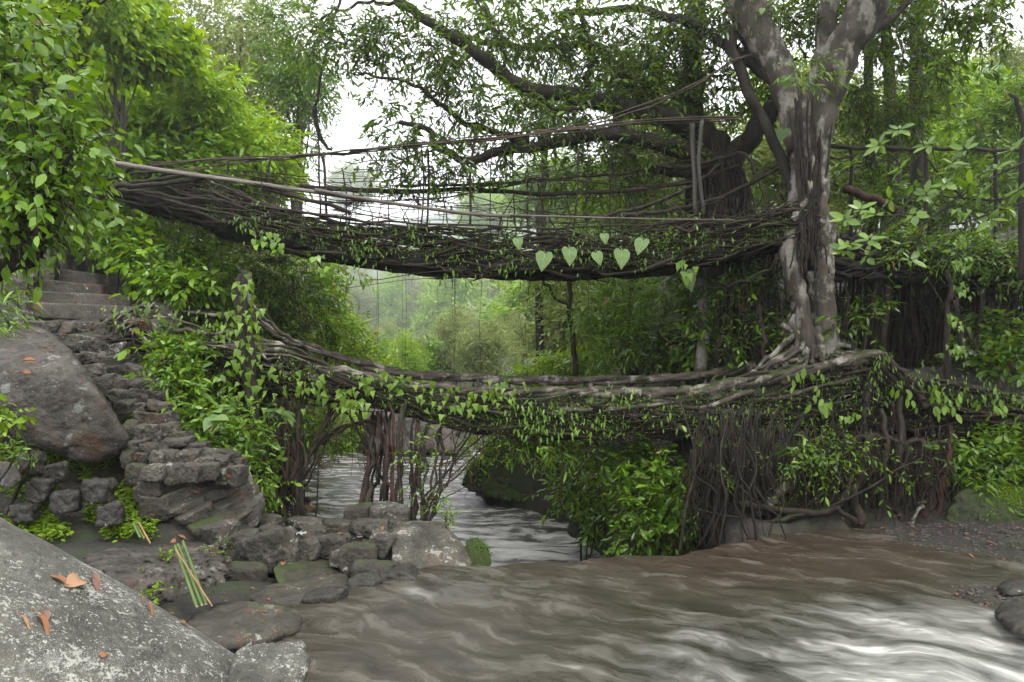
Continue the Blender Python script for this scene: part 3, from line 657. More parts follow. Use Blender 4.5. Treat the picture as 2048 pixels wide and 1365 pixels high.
# lower flight, turned towards the earth terrace
def step_line(xa, ya, da, xb, yb, db, h, dep, m_):
    A = P(xa, ya, da); B = P(xb, yb, db); B = B.copy(); zz = (A[2] + B[2]) / 2
    w = np.linalg.norm((B - A)[:2]); yaw = math.atan2((B - A)[1], (B - A)[0]); tl_ = -math.atan2((B - A)[2], w)
    c = (A + B) / 2 + np.array([-math.sin(yaw) * dep * .4, math.cos(yaw) * dep * .4, -h / 2])
    a = Acc(); stone(a, rng, c, w * 1.04, dep, h, yaw, tl_, p=26, sub=5, amp=.02, cham=.98)
    return obj('step', a, m_, stair)
for k, (xa, ya, xm, ym, xb, yb, da, db) in enumerate([(300, 972, 372, 952, 462, 932, 9.8, 10.55), (318, 992, 395, 970, 480, 948, 9.72, 10.5), (338, 1012, 410, 988, 494, 962, 9.66, 10.45), (360, 1032, 430, 1008, 505, 982, 9.6, 10.4), (384, 1050, 450, 1028, 512, 1004, 9.55, 10.3)]):
    dm = da + (db - da) * .45; m1, m2 = [('step', 'stone_lichen'), ('stone', 'step'), ('stone_lichen', 'stone'), ('step', 'stone'), ('stone_moss', 'step')][k]
    step_line(xa, ya, da, xm, ym, dm, .19, .5, M[m1]); step_line(xm + 2, ym, dm, xb, yb, db, .19, .5, M[m2])
a = Acc(); stone_px(a, rng, 436, 1005, 514, 1052, 10.2, dep=.6, yaw=.3, tilt=-.2, sub=5); obj('set_stone', a, M['stone_lichen'], stair)
a = Acc(); stone_px(a, rng, 448, 950, 496, 990, 10.35, sub=4); obj('set_stone', a, M['stone_lichen'], stair)
a = Acc(); stone_px(a, rng, 478, 968, 512, 1000, 10.6, sub=4); obj('set_stone', a, M['stone'], stair)
# bottom steps down to the water
low = thing('landing_steps', 'two broad mossy slab steps leading down to the river from the stone platform', 'steps', P(620, 1190, 8.2))
def slab_hull(pts, m_, seed, par, name='step'):
    a = Acc(); hull_rock(a, PP(pts), 26, 6, .012, 2.5, seed); return obj(name, a, m_, par)
slab_hull([(545, 1140, 8.75), (560, 1120, 9.4), (640, 1112, 9.9), (690, 1124, 9.75), (696, 1150, 9.3), (560, 1178, 8.5), (690, 1165, 9.3), (560, 1185, 9.4)], M['stone_moss'], 60, low)
slab_hull([(495, 1195, 7.9), (540, 1168, 8.6), (690, 1142, 9.25), (702, 1160, 8.9), (690, 1185, 8.4), (600, 1212, 7.7), (540, 1222, 7.55), (700, 1200, 8.9), (520, 1225, 8.4)], M['step'], 61, low)

# loose stones of the platform: each could be lifted away
PLS = [(470, 1074, 584, 1138, 9.3, 'stone_lichen', 'long leaning stone slab with pale lichen, left of the round stone', dict(tilt=-.33, dep=.7)),
       (514, 1053, 558, 1090, 9.75, 'stone', 'square brown stone behind the long leaning slab', {}),
       (455, 1066, 516, 1098, 9.55, 'stone', 'grey stone at the left end of the platform beside the last step', {}),
       (572, 1078, 636, 1116, 9.55, 'stone_lichen', 'rounded stone in front of the plastic scraps', dict(p=7)),
       (630, 1074, 702, 1104, 9.7, 'stone', 'smooth flat stone just left of the black shoes', dict(p=7)),
       (596, 1058, 652, 1080, 10.2, 'stone', 'flat stone behind the rounded stone', {}),
       (640, 1046, 718, 1066, 10.7, 'stone', 'flat slab along the back of the platform near the black shoes', {}),
       (570, 1042, 642, 1060, 10.9, 'stone_lichen', 'flat slab along the back of the platform by the left root pillar', {}),
       (682, 1094, 748, 1140, 9.2, 'stone_moss', 'dark angular stone below the black shoes', dict(p=16)),
       (700, 1128, 790, 1168, 8.75, 'stone_moss', 'wet dark stone at the waterline below the black shoes', {}),
       (738, 1066, 782, 1108, 9.45, 'stone_lichen', 'pointed stone leaning on the pale lichen boulder', dict(p=18, tilt=.3)),
       (690, 1014, 744, 1048, 10.95, 'stone_moss', 'dark stone heaped against the right root pillar', dict(p=14)),
       (736, 1016, 812, 1052, 10.7, 'stone_lichen', 'light grey angular block in front of the right root pillar', dict(p=22)),
       (448, 1134, 526, 1182, 8.75, 'stone_moss', 'mossy round stone under the long leaning slab', dict(p=7)),
       (656, 1106, 694, 1130, 9.35, 'stone_lichen', 'small pale stone beside the mossy landing step', {}),
       (702, 1046, 772, 1070, 10.4, 'stone', 'broad slab behind the black shoes', {}),
       (338, 1030, 396, 1072, 9.9, 'stone_moss', 'dark round stone on the terrace at the foot of the stairway', dict(p=7)),
       (392, 1046, 464, 1094, 9.6, 'stone_lichen', 'blocky stone between the dark round stone and the platform', {}),
       (540, 1100, 590, 1130, 9.3, 'stone', 'low brown stone tucked behind the mossy landing step', {}),
       (505, 1032, 560, 1056, 10.5, 'stone', 'low stone under the roots of the left root pillar', {}),
       (690, 1160, 760, 1190, 8.3, 'rock_dark', 'wet black rock splashed by the river beside the landing steps', {}),
       (735, 1146, 830, 1176, 8.55, 'rock_dark', 'wet black rock splashed by the river under the pale lichen boulder', {}),
       (600, 1190, 680, 1216, 7.8, 'rock_dark', 'wet flat rock awash in front of the landing steps', {}),
       (816, 1276, 862, 1292, 6.95, 'redstone', 'submerged reddish stone showing through the river', dict(p=6))]
M['redstone'] = rock_mat('red_river_stone', (.07, .035, .02), (.13, .065, .038), 0, 0, .3, 2., .6, .3)
for x0, y0, x1, y1, d, mm, lab, kw in PLS:
    a = Acc(); k = dict(sub=5, amp=.035); k.update(kw)
    stone_px(a, rng, x0, y0, x1, y1, d, yaw=k.pop('yaw', rng.normal() * .2), **k)
    single('stone', a, M[mm], lab, 'stone', 'loose stones on the river platform')
# small rubble filling the platform
for i in range(46):
    px = rng.uniform(440, 790); py = rng.uniform(1045, 1120); d = dz(py, 1.92)
    if py > 1090 and 540 < px < 690: continue
    a = Acc(); s = rng.uniform(.10, .22); c = P(px, py, d)
    stone(a, rng, c, s * 1.5, s * 1.2, s * .9, rng.uniform(0, 3), 0, sub=3, amp=.05)
    single('small_stone', a, M[['stone', 'stone_lichen', 'stone_moss'][i % 3]], 'small loose stone filling a gap of the river platform', 'stone', 'small stones filling the platform')

# ------------------------------------------------------------------ living root bridges
def curve_px(pts, n):
    """(px,py,d) list -> n world points evenly spaced in px"""
    p = np.array(pts, float); x = np.linspace(p[0, 0], p[-1, 0], n)
    s = spl(p, n * 6); o = np.argsort(s[:, 0]); s = s[o]
    return np.array([P(a, np.interp(a, s[:, 0], s[:, 1]), np.interp(a, s[:, 0], s[:, 2])) for a in x])
NS = 150
class Section:
    def __init__(s, fr, bk, lo, n=NS):
        s.F = curve_px(fr, n); s.B = curve_px(bk, n); s.L = curve_px(lo, n); s.n = n
        s.LB = s.B.copy(); s.LB[:, 2] = s.L[:, 2]
    def at(s, st, u):
        """st 0..1 along, u 0..1 round the trough (0 front top, .45 front bottom, .6 back bottom, 1 back top)"""
        i = np.clip(st, 0, 1) * (s.n - 1); k = np.arange(s.n)
        g = lambda A: np.stack([np.interp(i, k, A[:, j]) for j in range(3)], 1)
        a, b, c, d = g(s.F), g(s.L), g(s.LB), g(s.B)
        u = np.asarray(u)[:, None]
        w1 = np.clip(u / .45, 0, 1); w2 = np.clip((u - .45) / .2, 0, 1); w3 = np.clip((u - .65) / .35, 0, 1)
        return a + (b - a) * w1 + (c - b) * w2 + (d - c) * w3
def core(sec, s0=0., s1=1., f_top=.12, b_top=.80, floor=.30, amp=.06, seed=3):
    n = 170; st = np.linspace(s0, s1, n); us = np.concatenate([np.linspace(f_top, .45, 10), np.linspace(.48, .63, 6), np.linspace(.65, b_top, 6)])
    a = Acc(); rows = [sec.at(st, np.full(n, u)) for u in us]
    fl = rows[0] * .5 + rows[-1] * .5; fl[:, 2] = (rows[0][:, 2] * (1 - floor) + rows[9][:, 2] * floor)
    r1 = rows[-1] * .85 + fl * .15; r1[:, 2] = fl[:, 2]; r2 = rows[0] * .85 + fl * .15; r2[:, 2] = fl[:, 2]
    V = np.stack(rows + [r1, fl, r2], 0)
    sh = V.shape; q = V.reshape(-1, 3)
    dn = np.stack([nz(q, 1.5, seed, 4), nz(q, 1.7, seed + 1, 4), nz(q, 1.6, seed + 2, 4)], 1) * amp
    q = q + dn; m = sh[0]
    i = np.arange(m)[:, None] * n; i2 = ((np.arange(m) + 1) % m)[:, None] * n; j = np.arange(n - 1)[None]
    a.add(q, np.stack([i + j, i2 + j, i2 + j + 1, i + j + 1], -1).reshape(-1, 4)); return a
def strands(acc, rng, sec, count, ulo, uhi, r0, r1, lo=.15, hi=.6, wu=.05, off=.05, s0=0., s1=1., seg=5):
    for _ in range(count):
        ln = rng.uniform(lo, hi); a = rng.uniform(s0 - ln * .3, s1 - ln * .5); b = min(s1, a + ln); a = max(s0, a)
        n = max(8, int((b - a) * 70)); st = np.linspace(a, b, n)
        u = np.clip(rng.uniform(ulo, uhi) + wob(rng, n, wu, n // 4, 1)[:, 0] + rng.normal() * wu * np.linspace(-1, 1, n), 0, 1)
        p = sec.at(st, u) + wob(rng, n, off, n // 2)
        r = rng.uniform(r0, r1) * (1 + .25 * wob(rng, n, 1, n // 2, 1)[:, 0]).clip(.4, 1.6); r[0] *= .3; r[-1] *= .3
        tube(acc, p, r, seg)
def ties(acc, rng, sec, count, r0, r1, ulo=0., uhi=.5, s0=0., s1=1., out=.08):
    """short crossing roots binding the strands"""
    for _ in range(count):
        s = rng.uniform(s0, s1); n = 10; u = np.linspace(ulo, rng.uniform(ulo + .1, uhi), n)
        st = s + np.linspace(0, rng.normal() * .02, n)
        p = sec.at(st, u) + np.array([0, -out, 0]) * np.sin(np.linspace(0, 3.1, n))[:, None] + wob(rng, n, .02, 5)
        tube(acc, p, np.linspace(rng.uniform(r0, r1), r0 * .4, n), 4)
def hang(acc, rng, p0, L, r, n=12, sway=.04, seg=4):
    z = np.linspace(0, 1, n)[:, None]
    p = np.asarray(p0) - UP * L * z + wob(rng, n, sway, 5) * np.array([1, 1, .1]) * z ** .5
    tube(acc, p, np.linspace(r, r * .35, n), seg)
def hang_leaves(acc, rng, pos, size, tpl, face=(0, -1, .25), jit=.3):
    n = len(pos)
    d = np.array([0, -.25, -1.0]) + rng.normal(size=(n, 3)) * jit
    nr = np.array(face) + rng.normal(size=(n, 3)) * jit
    leaves(acc, pos, d, nr, size * rng.uniform(.6, 1.25, n), tpl)

def bundle(acc, rng, pts, Rb, k, r, n=60, seg=6):
    base = spl(PP(pts), n); s = np.linspace(0, 1, n); L_ = np.linalg.norm(np.diff(base, axis=0), axis=1).sum()
    for i in range(k):
        ph = rng.uniform(0, 6.28); f = rng.uniform(1.2, 3.0) * L_; rr = Rb * rng.uniform(.3, 1.1)
        p = base + np.stack([0 * s, rr * np.sin(s * f + ph), rr * np.cos(s * f + ph)], 1) + wob(rng, n, r * .6, n // 3)
        q = r * rng.uniform(.6, 1.3) * (1 + .28 * wob(rng, n, 1, n // 2, 1)[:, 0]).clip(.45, 1.9)
        tube(acc, p, q[:, None] * (1 + .12 * rng.normal(size=(n, seg))), seg)
# --- lower bridge
rng = np.random.default_rng(77)
LF = [(215, 650, 13.0), (290, 645, 12.9), (340, 682, 12.7), (450, 694, 12.6), (560, 700, 12.6), (650, 735, 12.6), (760, 760, 12.6), (870, 776, 12.6), (1000, 784, 12.6), (1200, 785, 12.6), (1350, 785, 12.5), (1500, 765, 12.4), (1600, 742, 12.3), (1680, 729, 12.2), (1745, 712, 12.1), (1830, 765, 12.0), (1950, 784, 11.9), (2080, 800, 11.8)]
LBk = [(225, 628, 14.6), (300, 606, 14.5), (345, 617, 14.4), (450, 630, 14.3), (520, 640, 14.3), (570, 675, 14.2), (680, 715, 14.2), (800, 745, 14.2), (1000, 758, 14.2), (1150, 761, 14.2), (1300, 758, 14.2), (1450, 745, 14.1), (1560, 712, 14.0), (1640, 690, 14.0), (1745, 690, 14.0), (1830, 730, 14.0), (1950, 755, 14.0), (2080, 770, 14.0)]
LL = [(215, 690, 13.0), (290, 705, 12.9), (340, 735, 12.8), (450, 770, 12.7), (560, 785, 12.7), (650, 797, 12.7), (760, 812, 12.7), (870, 842, 12.7), (1000, 865, 12.7), (1200, 878, 12.7), (1350, 876, 12.6), (1500, 868, 12.5), (1600, 862, 12.4), (1680, 860, 12.3), (1745, 860, 12.2), (1830, 862, 12.1), (1950, 868, 12.0), (2080, 872, 11.9)]
sec = Section(LF, LBk, LL)
lower = thing('root_bridge', 'lower living root bridge sagging over the pool, with pale knotted root handrails', 'root bridge', P(1000, 870, 13.3))
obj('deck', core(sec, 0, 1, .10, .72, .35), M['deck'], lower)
a = Acc(); strands(a, rng, sec, 120, .02, .46, .008, .036, .06, .42, .09, .07); strands(a, rng, sec, 40, .4, .7, .02, .05, .1, .4)
obj('woven_roots', a, M['root'], lower)
a = Acc(); strands(a, rng, sec, 34, .0, .2, .010, .045, .12, .5, .05, .06, .1, .8); ties(a, rng, sec, 190, .005, .016)
obj('root_bindings', a, M['rail'], lower)
a = Acc()
for k in range(7):
    n = 150; st = np.linspace(.02, .83, n); ph = rng.uniform(0, 6.28)
    p = sec.at(st, np.zeros(n)) + np.stack([0 * st, .05 * np.sin(st * 60 + ph), .045 * np.cos(st * 60 + ph)], 1) + wob(rng, n, .018, 60)
    tube(a, p, .046 * np.interp(st, [0, .3, .6, .83], [.7, .8, 1.35, 1.6]) * (1 + .3 * wob(rng, n, 1, 70, 1)[:, 0]).clip(.5, 1.7), 6)
obj('handrail', a, M['rail'], lower)
a = Acc()
for k in range(6):
    n = 150; st = np.linspace(.0, .80, n); ph = rng.uniform(0, 6.28)
    p = sec.at(st, np.ones(n)) + np.stack([0 * st, .04 * np.sin(st * 50 + ph), .045 * np.cos(st * 50 + ph)], 1) + wob(rng, n, .018, 60)
    tube(a, p, .05 * np.interp(st, [0, .3, .6, .83], [.6, 1, 1.1, 1.1]) * (1 + .3 * wob(rng, n, 1, 70, 1)[:, 0]).clip(.5, 1.7), 6)
obj('handrail', a, M['rail'], lower)
for k in range(22):
    s = .18 + .6 * k / 22 + rng.normal() * .008
    a = Acc(); n = 8; st = np.full(n, s) + np.linspace(0, rng.normal() * .006, n)
    tube(a, sec.at(st, np.linspace(1, .76, n)) + wob(rng, n, .015, 4), np.linspace(.035, .03, n) * rng.uniform(.7, 1.3), 5)
    obj('post', a, M['rail'], lower)
# peak: the thick root that slants down beside the fig
a = Acc(); bundle(a, rng, [(1690, 735, 12.2), (1745, 712, 12.1), (1790, 738, 11.9), (1830, 775, 11.7), (1845, 805, 11.7)], .075, 7, .042)
bundle(a, rng, [(1560, 765, 12.3), (1640, 742, 12.2), (1700, 728, 12.1), (1750, 708, 12.1)], .07, 6, .045)
bundle(a, rng, [(1745, 712, 12.2), (1740, 760, 12.1), (1728, 830, 12.0), (1735, 900, 11.8)], .05, 5, .028)
bundle(a, rng, [(1830, 765, 11.8), (1900, 768, 11.8), (1980, 785, 11.8), (2080, 806, 11.7)], .06, 6, .026)
bundle(a, rng, [(1750, 730, 12.0), (1840, 800, 11.8), (1960, 830, 11.8), (2080, 850, 11.7)], .12, 6, .022)
obj('anchor_root', a, M['root'], lower)
# left anchorage
a = Acc()
for pts, r in [([(205, 650, 13.2), (250, 622, 13.2), (300, 615, 13.3), (345, 620, 13.6), (450, 632, 13.9)], .05), ([(230, 648, 13.0), (255, 625, 13.1), (290, 612, 13.2)], .035), ([(250, 660, 12.8), (290, 640, 12.9), (330, 635, 13.2), (400, 655, 13.4), (480, 690, 13.2)], .03),
               ([(230, 665, 12.8), (262, 640, 12.9), (310, 608, 13.3)], .03), ([(335, 655, 12.8), (400, 665, 12.8), (500, 672, 12.7), (600, 705, 12.6)], .045), ([(262, 660, 12.7), (330, 700, 12.6), (420, 712, 12.6), (560, 735, 12.6)], .04),
               ([(380, 690, 12.5), (470, 700, 12.4), (560, 722, 12.5)], .03), ([(500, 545, 13.0), (500, 600, 13.0), (545, 650, 13.4), (600, 690, 13.6)], .04), ([(500, 590, 13.0), (530, 650, 13.6), (640, 705, 14.0)], .03)]:
    limb(a, rng, PP(pts), r, r * .8, 30, .02, 6)
obj('anchor_root', a, M['rail'], lower)
a = Acc(); hull_rock(a, PP([(285, 640, 13.2), (300, 602, 13.5), (345, 605, 13.6), (365, 640, 13.5), (330, 690, 13.2), (260, 680, 13.3), (320, 610, 14.4), (370, 690, 14.2), (250, 690, 14.4)]), 10, 4, .07, 2, 63)
obj('abutment', a, M['rock_dark'], lower)
# the aerial roots hanging under it
for i in range(34):
    px = rng.uniform(560, 1900); s = (px - 215) / (2080 - 215)
    p0 = sec.at(np.array([s]), np.array([.42]))[0]; a = Acc()
    hang(a, rng, p0 + np.array([0, rng.uniform(-.1, 1.2), 0]), rng.uniform(.4, 1.9), rng.uniform(.004, .012))
    obj('hanging_root', a, M['redroot'], lower)

def greenery(sec_, s0, s1, n, seed, par, m_, size=.055, u1=.5):
    rg = np.random.default_rng(seed); st = rg.uniform(s0, s1, n); u = rg.uniform(0, u1, n) ** 1.2
    p = sec_.at(st, u); cl = nz(p * np.array([1, .4, 1.6]), .9, seed, 3); k = cl > .05; p = p[k] + rg.normal(size=(k.sum(), 3)) * np.array([.03, .03, .03]) + np.array([0, -.07, 0])
    a = Acc(); d = np.array([0, -.5, -.5]) + rg.normal(size=p.shape) * .7; leaves(a, p, d, np.array([0, -.6, .8]) + rg.normal(size=p.shape) * .5, size * rg.uniform(.4, 1.5, len(p)), 'lance')
    return tag(obj('moss_tufts', a, m_, par), kind='stuff')
def beard(sec_, s0, s1, n, seed, par, m_, lo=.1, hi=.6):
    rg = np.random.default_rng(seed); a = Acc()
    for i in range(n):
        p0 = sec_.at(np.array([rg.uniform(s0, s1)]), np.array([rg.uniform(.05, .45)]))[0] + np.array([0, -.06, 0])
        hang(a, rg, p0, rg.uniform(lo, hi), rg.uniform(.003, .009), 8, .05, 3)
    return tag(obj('rootlets', a, m_, par), kind='stuff')
greenery(sec, .05, 1, 9000, 201, lower, M['mid'], .05); greenery(sec, .1, 1, 5200, 205, lower, M['bright'], .065, .5); greenery(sec, .05, 1, 9000, 207, lower, M['dark'], .05, .5); beard(sec, .1, 1, 420, 202, lower, M['root'])

# --- upper bridge
UF = [(150, 400, 15.2), (250, 372, 14.6), (330, 362, 14.0), (410, 360, 13.6), (470, 392, 13.4), (560, 425, 13.3), (700, 450, 13.2), (850, 463, 13.2), (1000, 468, 13.2), (1200, 472, 13.2), (1330, 462, 13.2), (1450, 440, 13.2), (1560, 415, 13.2), (1640, 400, 13.2)]
UB = [(150, 385, 16.4), (250, 362, 16.0), (330, 356, 15.5), (410, 352, 15.2), (470, 380, 15.0), (560, 408, 14.9), (700, 432, 14.8), (850, 446, 14.8), (1000, 455, 14.8), (1200, 458, 14.8), (1330, 450, 14.8), (1450, 425, 14.8), (1560, 405, 14.8), (1640, 390, 14.8)]
UL = [(150, 408, 15.2), (250, 392, 14.6), (330, 408, 14.0), (410, 432, 13.6), (470, 454, 13.4), (560, 484, 13.3), (700, 512, 13.2), (850, 534, 13.2), (1000, 540, 13.2), (1200, 540, 13.2), (1330, 528, 13.2), (1450, 510, 13.2), (1560, 480, 13.2), (1640, 465, 13.2)]
sec2 = Section(UF, UB, UL)
upper = thing('root_bridge', 'upper living root bridge with bamboo poles and thin cables for its railings', 'root bridge', P(1000, 540, 13.9))
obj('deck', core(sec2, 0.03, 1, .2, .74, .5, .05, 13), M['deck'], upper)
a = Acc(); strands(a, rng, sec2, 100, .04, .5, .008, .034, .08, .45, .09, .08); strands(a, rng, sec2, 45, .42, .7, .015, .045, .1, .4)
obj('woven_roots', a, M['root'], upper)
a = Acc(); strands(a, rng, sec2, 60, .0, .2, .008, .03, .15, .5, .07, .09, .1, 1); ties(a, rng, sec2, 190, .005, .014)
obj('root_bindings', a, M['root'], upper)
for _ in range(1):
    a = Acc()
    for i in range(190):                     # fringe of short rootlets under the deck
        p0 = sec2.at(np.array([rng.uniform(.12, .97)]), np.array([rng.uniform(.3, .62)]))[0]
        hang(a, rng, p0, rng.uniform(.08, .42) * (1 if rng.random() < .8 else 1.8), rng.uniform(.003, .009), 7, .05, 3)
    tag(obj('rootlet_fringe', a, M['deck'], upper), kind='stuff')
def rope(name, pts, r, m_, n=60, k=1, amp=.012, seg=6, par=None):
    a = Acc()
    for _ in range(k):
        p = spl(PP(pts), n) + wob(rng, n, amp, n // 4) + (rng.normal(size=3) * r * 1.2 if k > 1 else 0)
        tube(a, p, r * (1 + .1 * wob(rng, n, 1, n // 3, 1)[:, 0]).clip(.7, 1.3), seg)
    return obj(name, a, m_, par or upper)
greenery(sec2, .1, 1, 8000, 203, upper, M['mid'], .05); greenery(sec2, .2, 1, 2400, 206, upper, M['bright'], .065, .4)
# bamboo hand poles (front side)
def pole(pts, r, m_, name='bamboo_pole', par=None):
    a = Acc(); n = 90; p = spl(PP(pts), n); L = np.linalg.norm(np.diff(p, axis=0), axis=1).sum()
    s = np.linspace(0, L, n); ring = np.exp(-((s % .42 - .21) / .018) ** 2)
    tube(a, p, r * (1 + .16 * ring) * np.linspace(1, .8, n), 8); return obj(name, a, m_, par or upper)
pole([(196, 321, 13.6), (330, 342, 13.5), (500, 366, 13.3), (640, 386, 13.2), (740, 402, 13.1)], .050, M['bamboo_dry'])
pole([(630, 380, 13.1), (720, 397, 13.05), (860, 418, 13.0), (960, 430, 13.0), (1060, 434, 13.0)], .040, M['bamboo_old'])
pole([(1020, 431, 12.95), (1200, 436, 12.95), (1330, 439, 13.0), (1470, 441, 13.1)], .022, M['bamboo_old'])
# back side roots used as rails
for pts, r in [([(600, 372, 14.6), (760, 383, 14.7), (940, 379, 14.8), (1090, 386, 14.8), (1240, 383, 14.8), (1380, 364, 14.8), (1480, 330, 14.8)], .055),
               ([(800, 372, 14.7), (950, 370, 14.7), (1120, 358, 14.8), (1250, 345, 14.8), (1400, 318, 14.9)], .030),
               ([(810, 388, 14.5), (980, 372, 14.5), (1130, 362, 14.5), (1300, 372, 14.6), (1420, 350, 14.6)], .018),
               ([(640, 405, 14.4), (800, 402, 14.4), (960, 384, 14.5), (1080, 352, 14.5)], .018),
               ([(1170, 440, 14.0), (1280, 415, 14.1), (1380, 375, 14.4), (1440, 330, 14.6)], .045),
               ([(1240, 430, 14.0), (1340, 420, 14.1), (1440, 395, 14.2), (1560, 330, 13.8), (1600, 270, 13.6)], .050),
               ([(1290, 330, 14.8), (1370, 335, 14.8), (1440, 318, 14.6), (1495, 312, 14.2), (1510, 350, 14.0)], .045),
               ([(330, 400, 13.4), (480, 432, 13.2), (620, 455, 13.1), (760, 470, 13.0)], .022), ([(430, 415, 13.3), (600, 440, 13.0), (640, 505, 13.0)], .014),
               ([(150, 398, 14.8), (220, 375, 14.4), (330, 370, 13.6), (430, 352, 13.5), (520, 372, 13.3), (700, 425, 13.1)], .05),
               ([(110, 405, 15.0), (190, 385, 14.6), (290, 362, 14.0), (400, 348, 13.6)], .045), ([(170, 372, 15.2), (260, 350, 14.6), (350, 345, 14.0), (420, 356, 13.6)], .03),
               ([(240, 380, 14.0), (340, 392, 13.6), (470, 405, 13.3), (640, 430, 13.1), (820, 452, 13.0), (1000, 458, 13.0)], .032),
               ([(420, 380, 13.4), (560, 415, 13.2), (700, 440, 13.1), (880, 448, 13.0), (1060, 456, 13.0), (1240, 452, 13.0), (1420, 440, 13.1)], .026)]:
    a = Acc(); limb(a, rng, PP(pts), r, r * .75, 50, .015, 6); obj('rail_root', a, M['root'], upper)
rope('hand_cable', [(300, 328, 14.2), (430, 318, 14.0), (560, 314, 13.8), (700, 303, 13.6), (900, 285, 13.5), (1080, 268, 13.5), (1250, 247, 13.6), (1480, 236, 13.7)], .014, M['cable'], 90, 4, .02)
rope('hand_cable', [(700, 303, 13.6), (900, 282, 13.6), (1100, 262, 13.6), (1240, 230, 13.7), (1380, 175, 13.8), (1480, 118, 13.9), (1580, 98, 14)], .014, M['cable'], 90, 2, .015)
rope('hand_cable', [(330, 343, 14), (560, 316, 13.9), (740, 305, 13.7)], .010, M['cable'], 60, 3, .02)
for pts in [[(640, 300, 14.5), (760, 330, 14.5), (900, 345, 14.6), (1060, 340, 14.7)], [(700, 315, 14.4), (860, 352, 14.4), (1000, 350, 14.5), (1160, 345, 14.6)], [(880, 310, 14), (1000, 345, 14.2), (1080, 352, 14.4)], [(560, 330, 13.8), (700, 345, 13.8), (820, 330, 13.8)],
            [(1500, 420, 13), (1580, 412, 12.9), (1650, 402, 12.8)], [(640, 430, 13), (900, 440, 13), (1200, 445, 13), (1460, 438, 13)]]:
    rope('wire', pts, .004, M['cable'], 40, 1, .008, 4)
for i in range(46):
    xa = rng.uniform(420, 1150); xb = min(1500, xa + rng.uniform(160, 520)); f0 = rng.uniform(.05, 1); f1 = np.clip(f0 + rng.normal() * .25, 0, 1); top = lambda x: np.interp(x, [420, 740, 1250, 1500], [322, 304, 250, 240]); bot = lambda x: np.interp(x, [420, 560, 850, 1200, 1500], [372, 428, 462, 470, 432])
    g_ = lambda x, f: top(x) * (1 - f) + bot(x) * f; xm = (xa + xb) / 2; d = rng.choice([13.2, 13.5, 14.3, 14.7]); a = Acc()
    limb(a, rng, PP([(xa, g_(xa, f0), d), (xm, g_(xm, (f0 + f1) / 2) + rng.uniform(2, 18), d), (xb, g_(xb, f1), d)]), rng.uniform(.005, .013), rng.uniform(.004, .010), 24, .02, 4, .1); obj('rail_vine', a, M['root'], upper)
for i in range(16):
    x = rng.uniform(480, 1480); d = rng.choice([13.2, 13.4, 14.6]); y0 = np.interp(x, [420, 740, 1250, 1500], [322, 306, 262, 250]) + rng.uniform(0, 50); y1 = np.interp(x, [420, 560, 850, 1200, 1500], [400, 440, 470, 478, 440]); a = Acc()
    limb(a, rng, PP([(x + rng.normal() * 7, y0, d), (x + rng.normal() * 4, (y0 + y1) / 2, d), (x, y1, d)]), rng.uniform(.008, .014), .011, 12, .012, 5); obj('post', a, M['root'], upper)
for x0, y0, y1, r, d in [(445, 318, 432, .022, 13.6), (537, 312, 440, .018, 13.5), (640, 290, 440, .020, 13.5), (650, 305, 430, .028, 13.6), (845, 300, 465, .020, 13.5), (857, 300, 455, .026, 13.6), (942, 262, 450, .028, 13.4), (1085, 360, 450, .022, 14.6), (1155, 300, 460, .022, 13.6), (1390, 245, 432, .050, 13.8), (1404, 240, 430, .042, 13.7), (700, 385, 452, .012, 13.1), (780, 395, 470, .014, 13.1), (1000, 425, 480, .016, 13.0), (1245, 430, 480, .014, 13.0), (1060, 360, 470, .014, 13.8)]:
    a = Acc(); limb(a, rng, PP([(x0 + rng.normal() * 5, y0, d), (x0 + rng.normal() * 3, (y0 + y1) / 2, d), (x0 + rng.normal() * 4, y1, d)]), r, r * .9, 12, .008, 6, .06); obj('post', a, M['root'] if r < .04 else M['fartrunk'], upper)
for i in range(26):                     # leaning twigs and stubs between deck and rails
    px = rng.uniform(560, 1460); d = 13.0 + rng.uniform(0, .4); y0 = np.interp(px, [560, 850, 1450], [450, 470, 450]); a = Acc()
    limb(a, rng, PP([(px, y0, d), (px + rng.normal() * 18, y0 - rng.uniform(15, 32), d), (px + rng.normal() * 35, y0 - rng.uniform(35, 85), d)]), .016, .008, 8, .02, 4); obj('twig', a, M['root'], upper)
for i in range(34):                     # long thin roots hanging from it
    px = rng.uniform(560, 1500); s = (px - 150) / (1640 - 150); p0 = sec2.at(np.array([s]), np.array([.45]))[0]; a = Acc()
    hang(a, rng, p0 + np.array([0, rng.uniform(-.1, 1.2), 0]), rng.choice([.6, 1.2, 2.4, 4.2, 5.2]) * rng.uniform(.7, 1.1), rng.uniform(.003, .006), 24, .05, 3)
    obj('hanging_root', a, M['redroot'], upper)

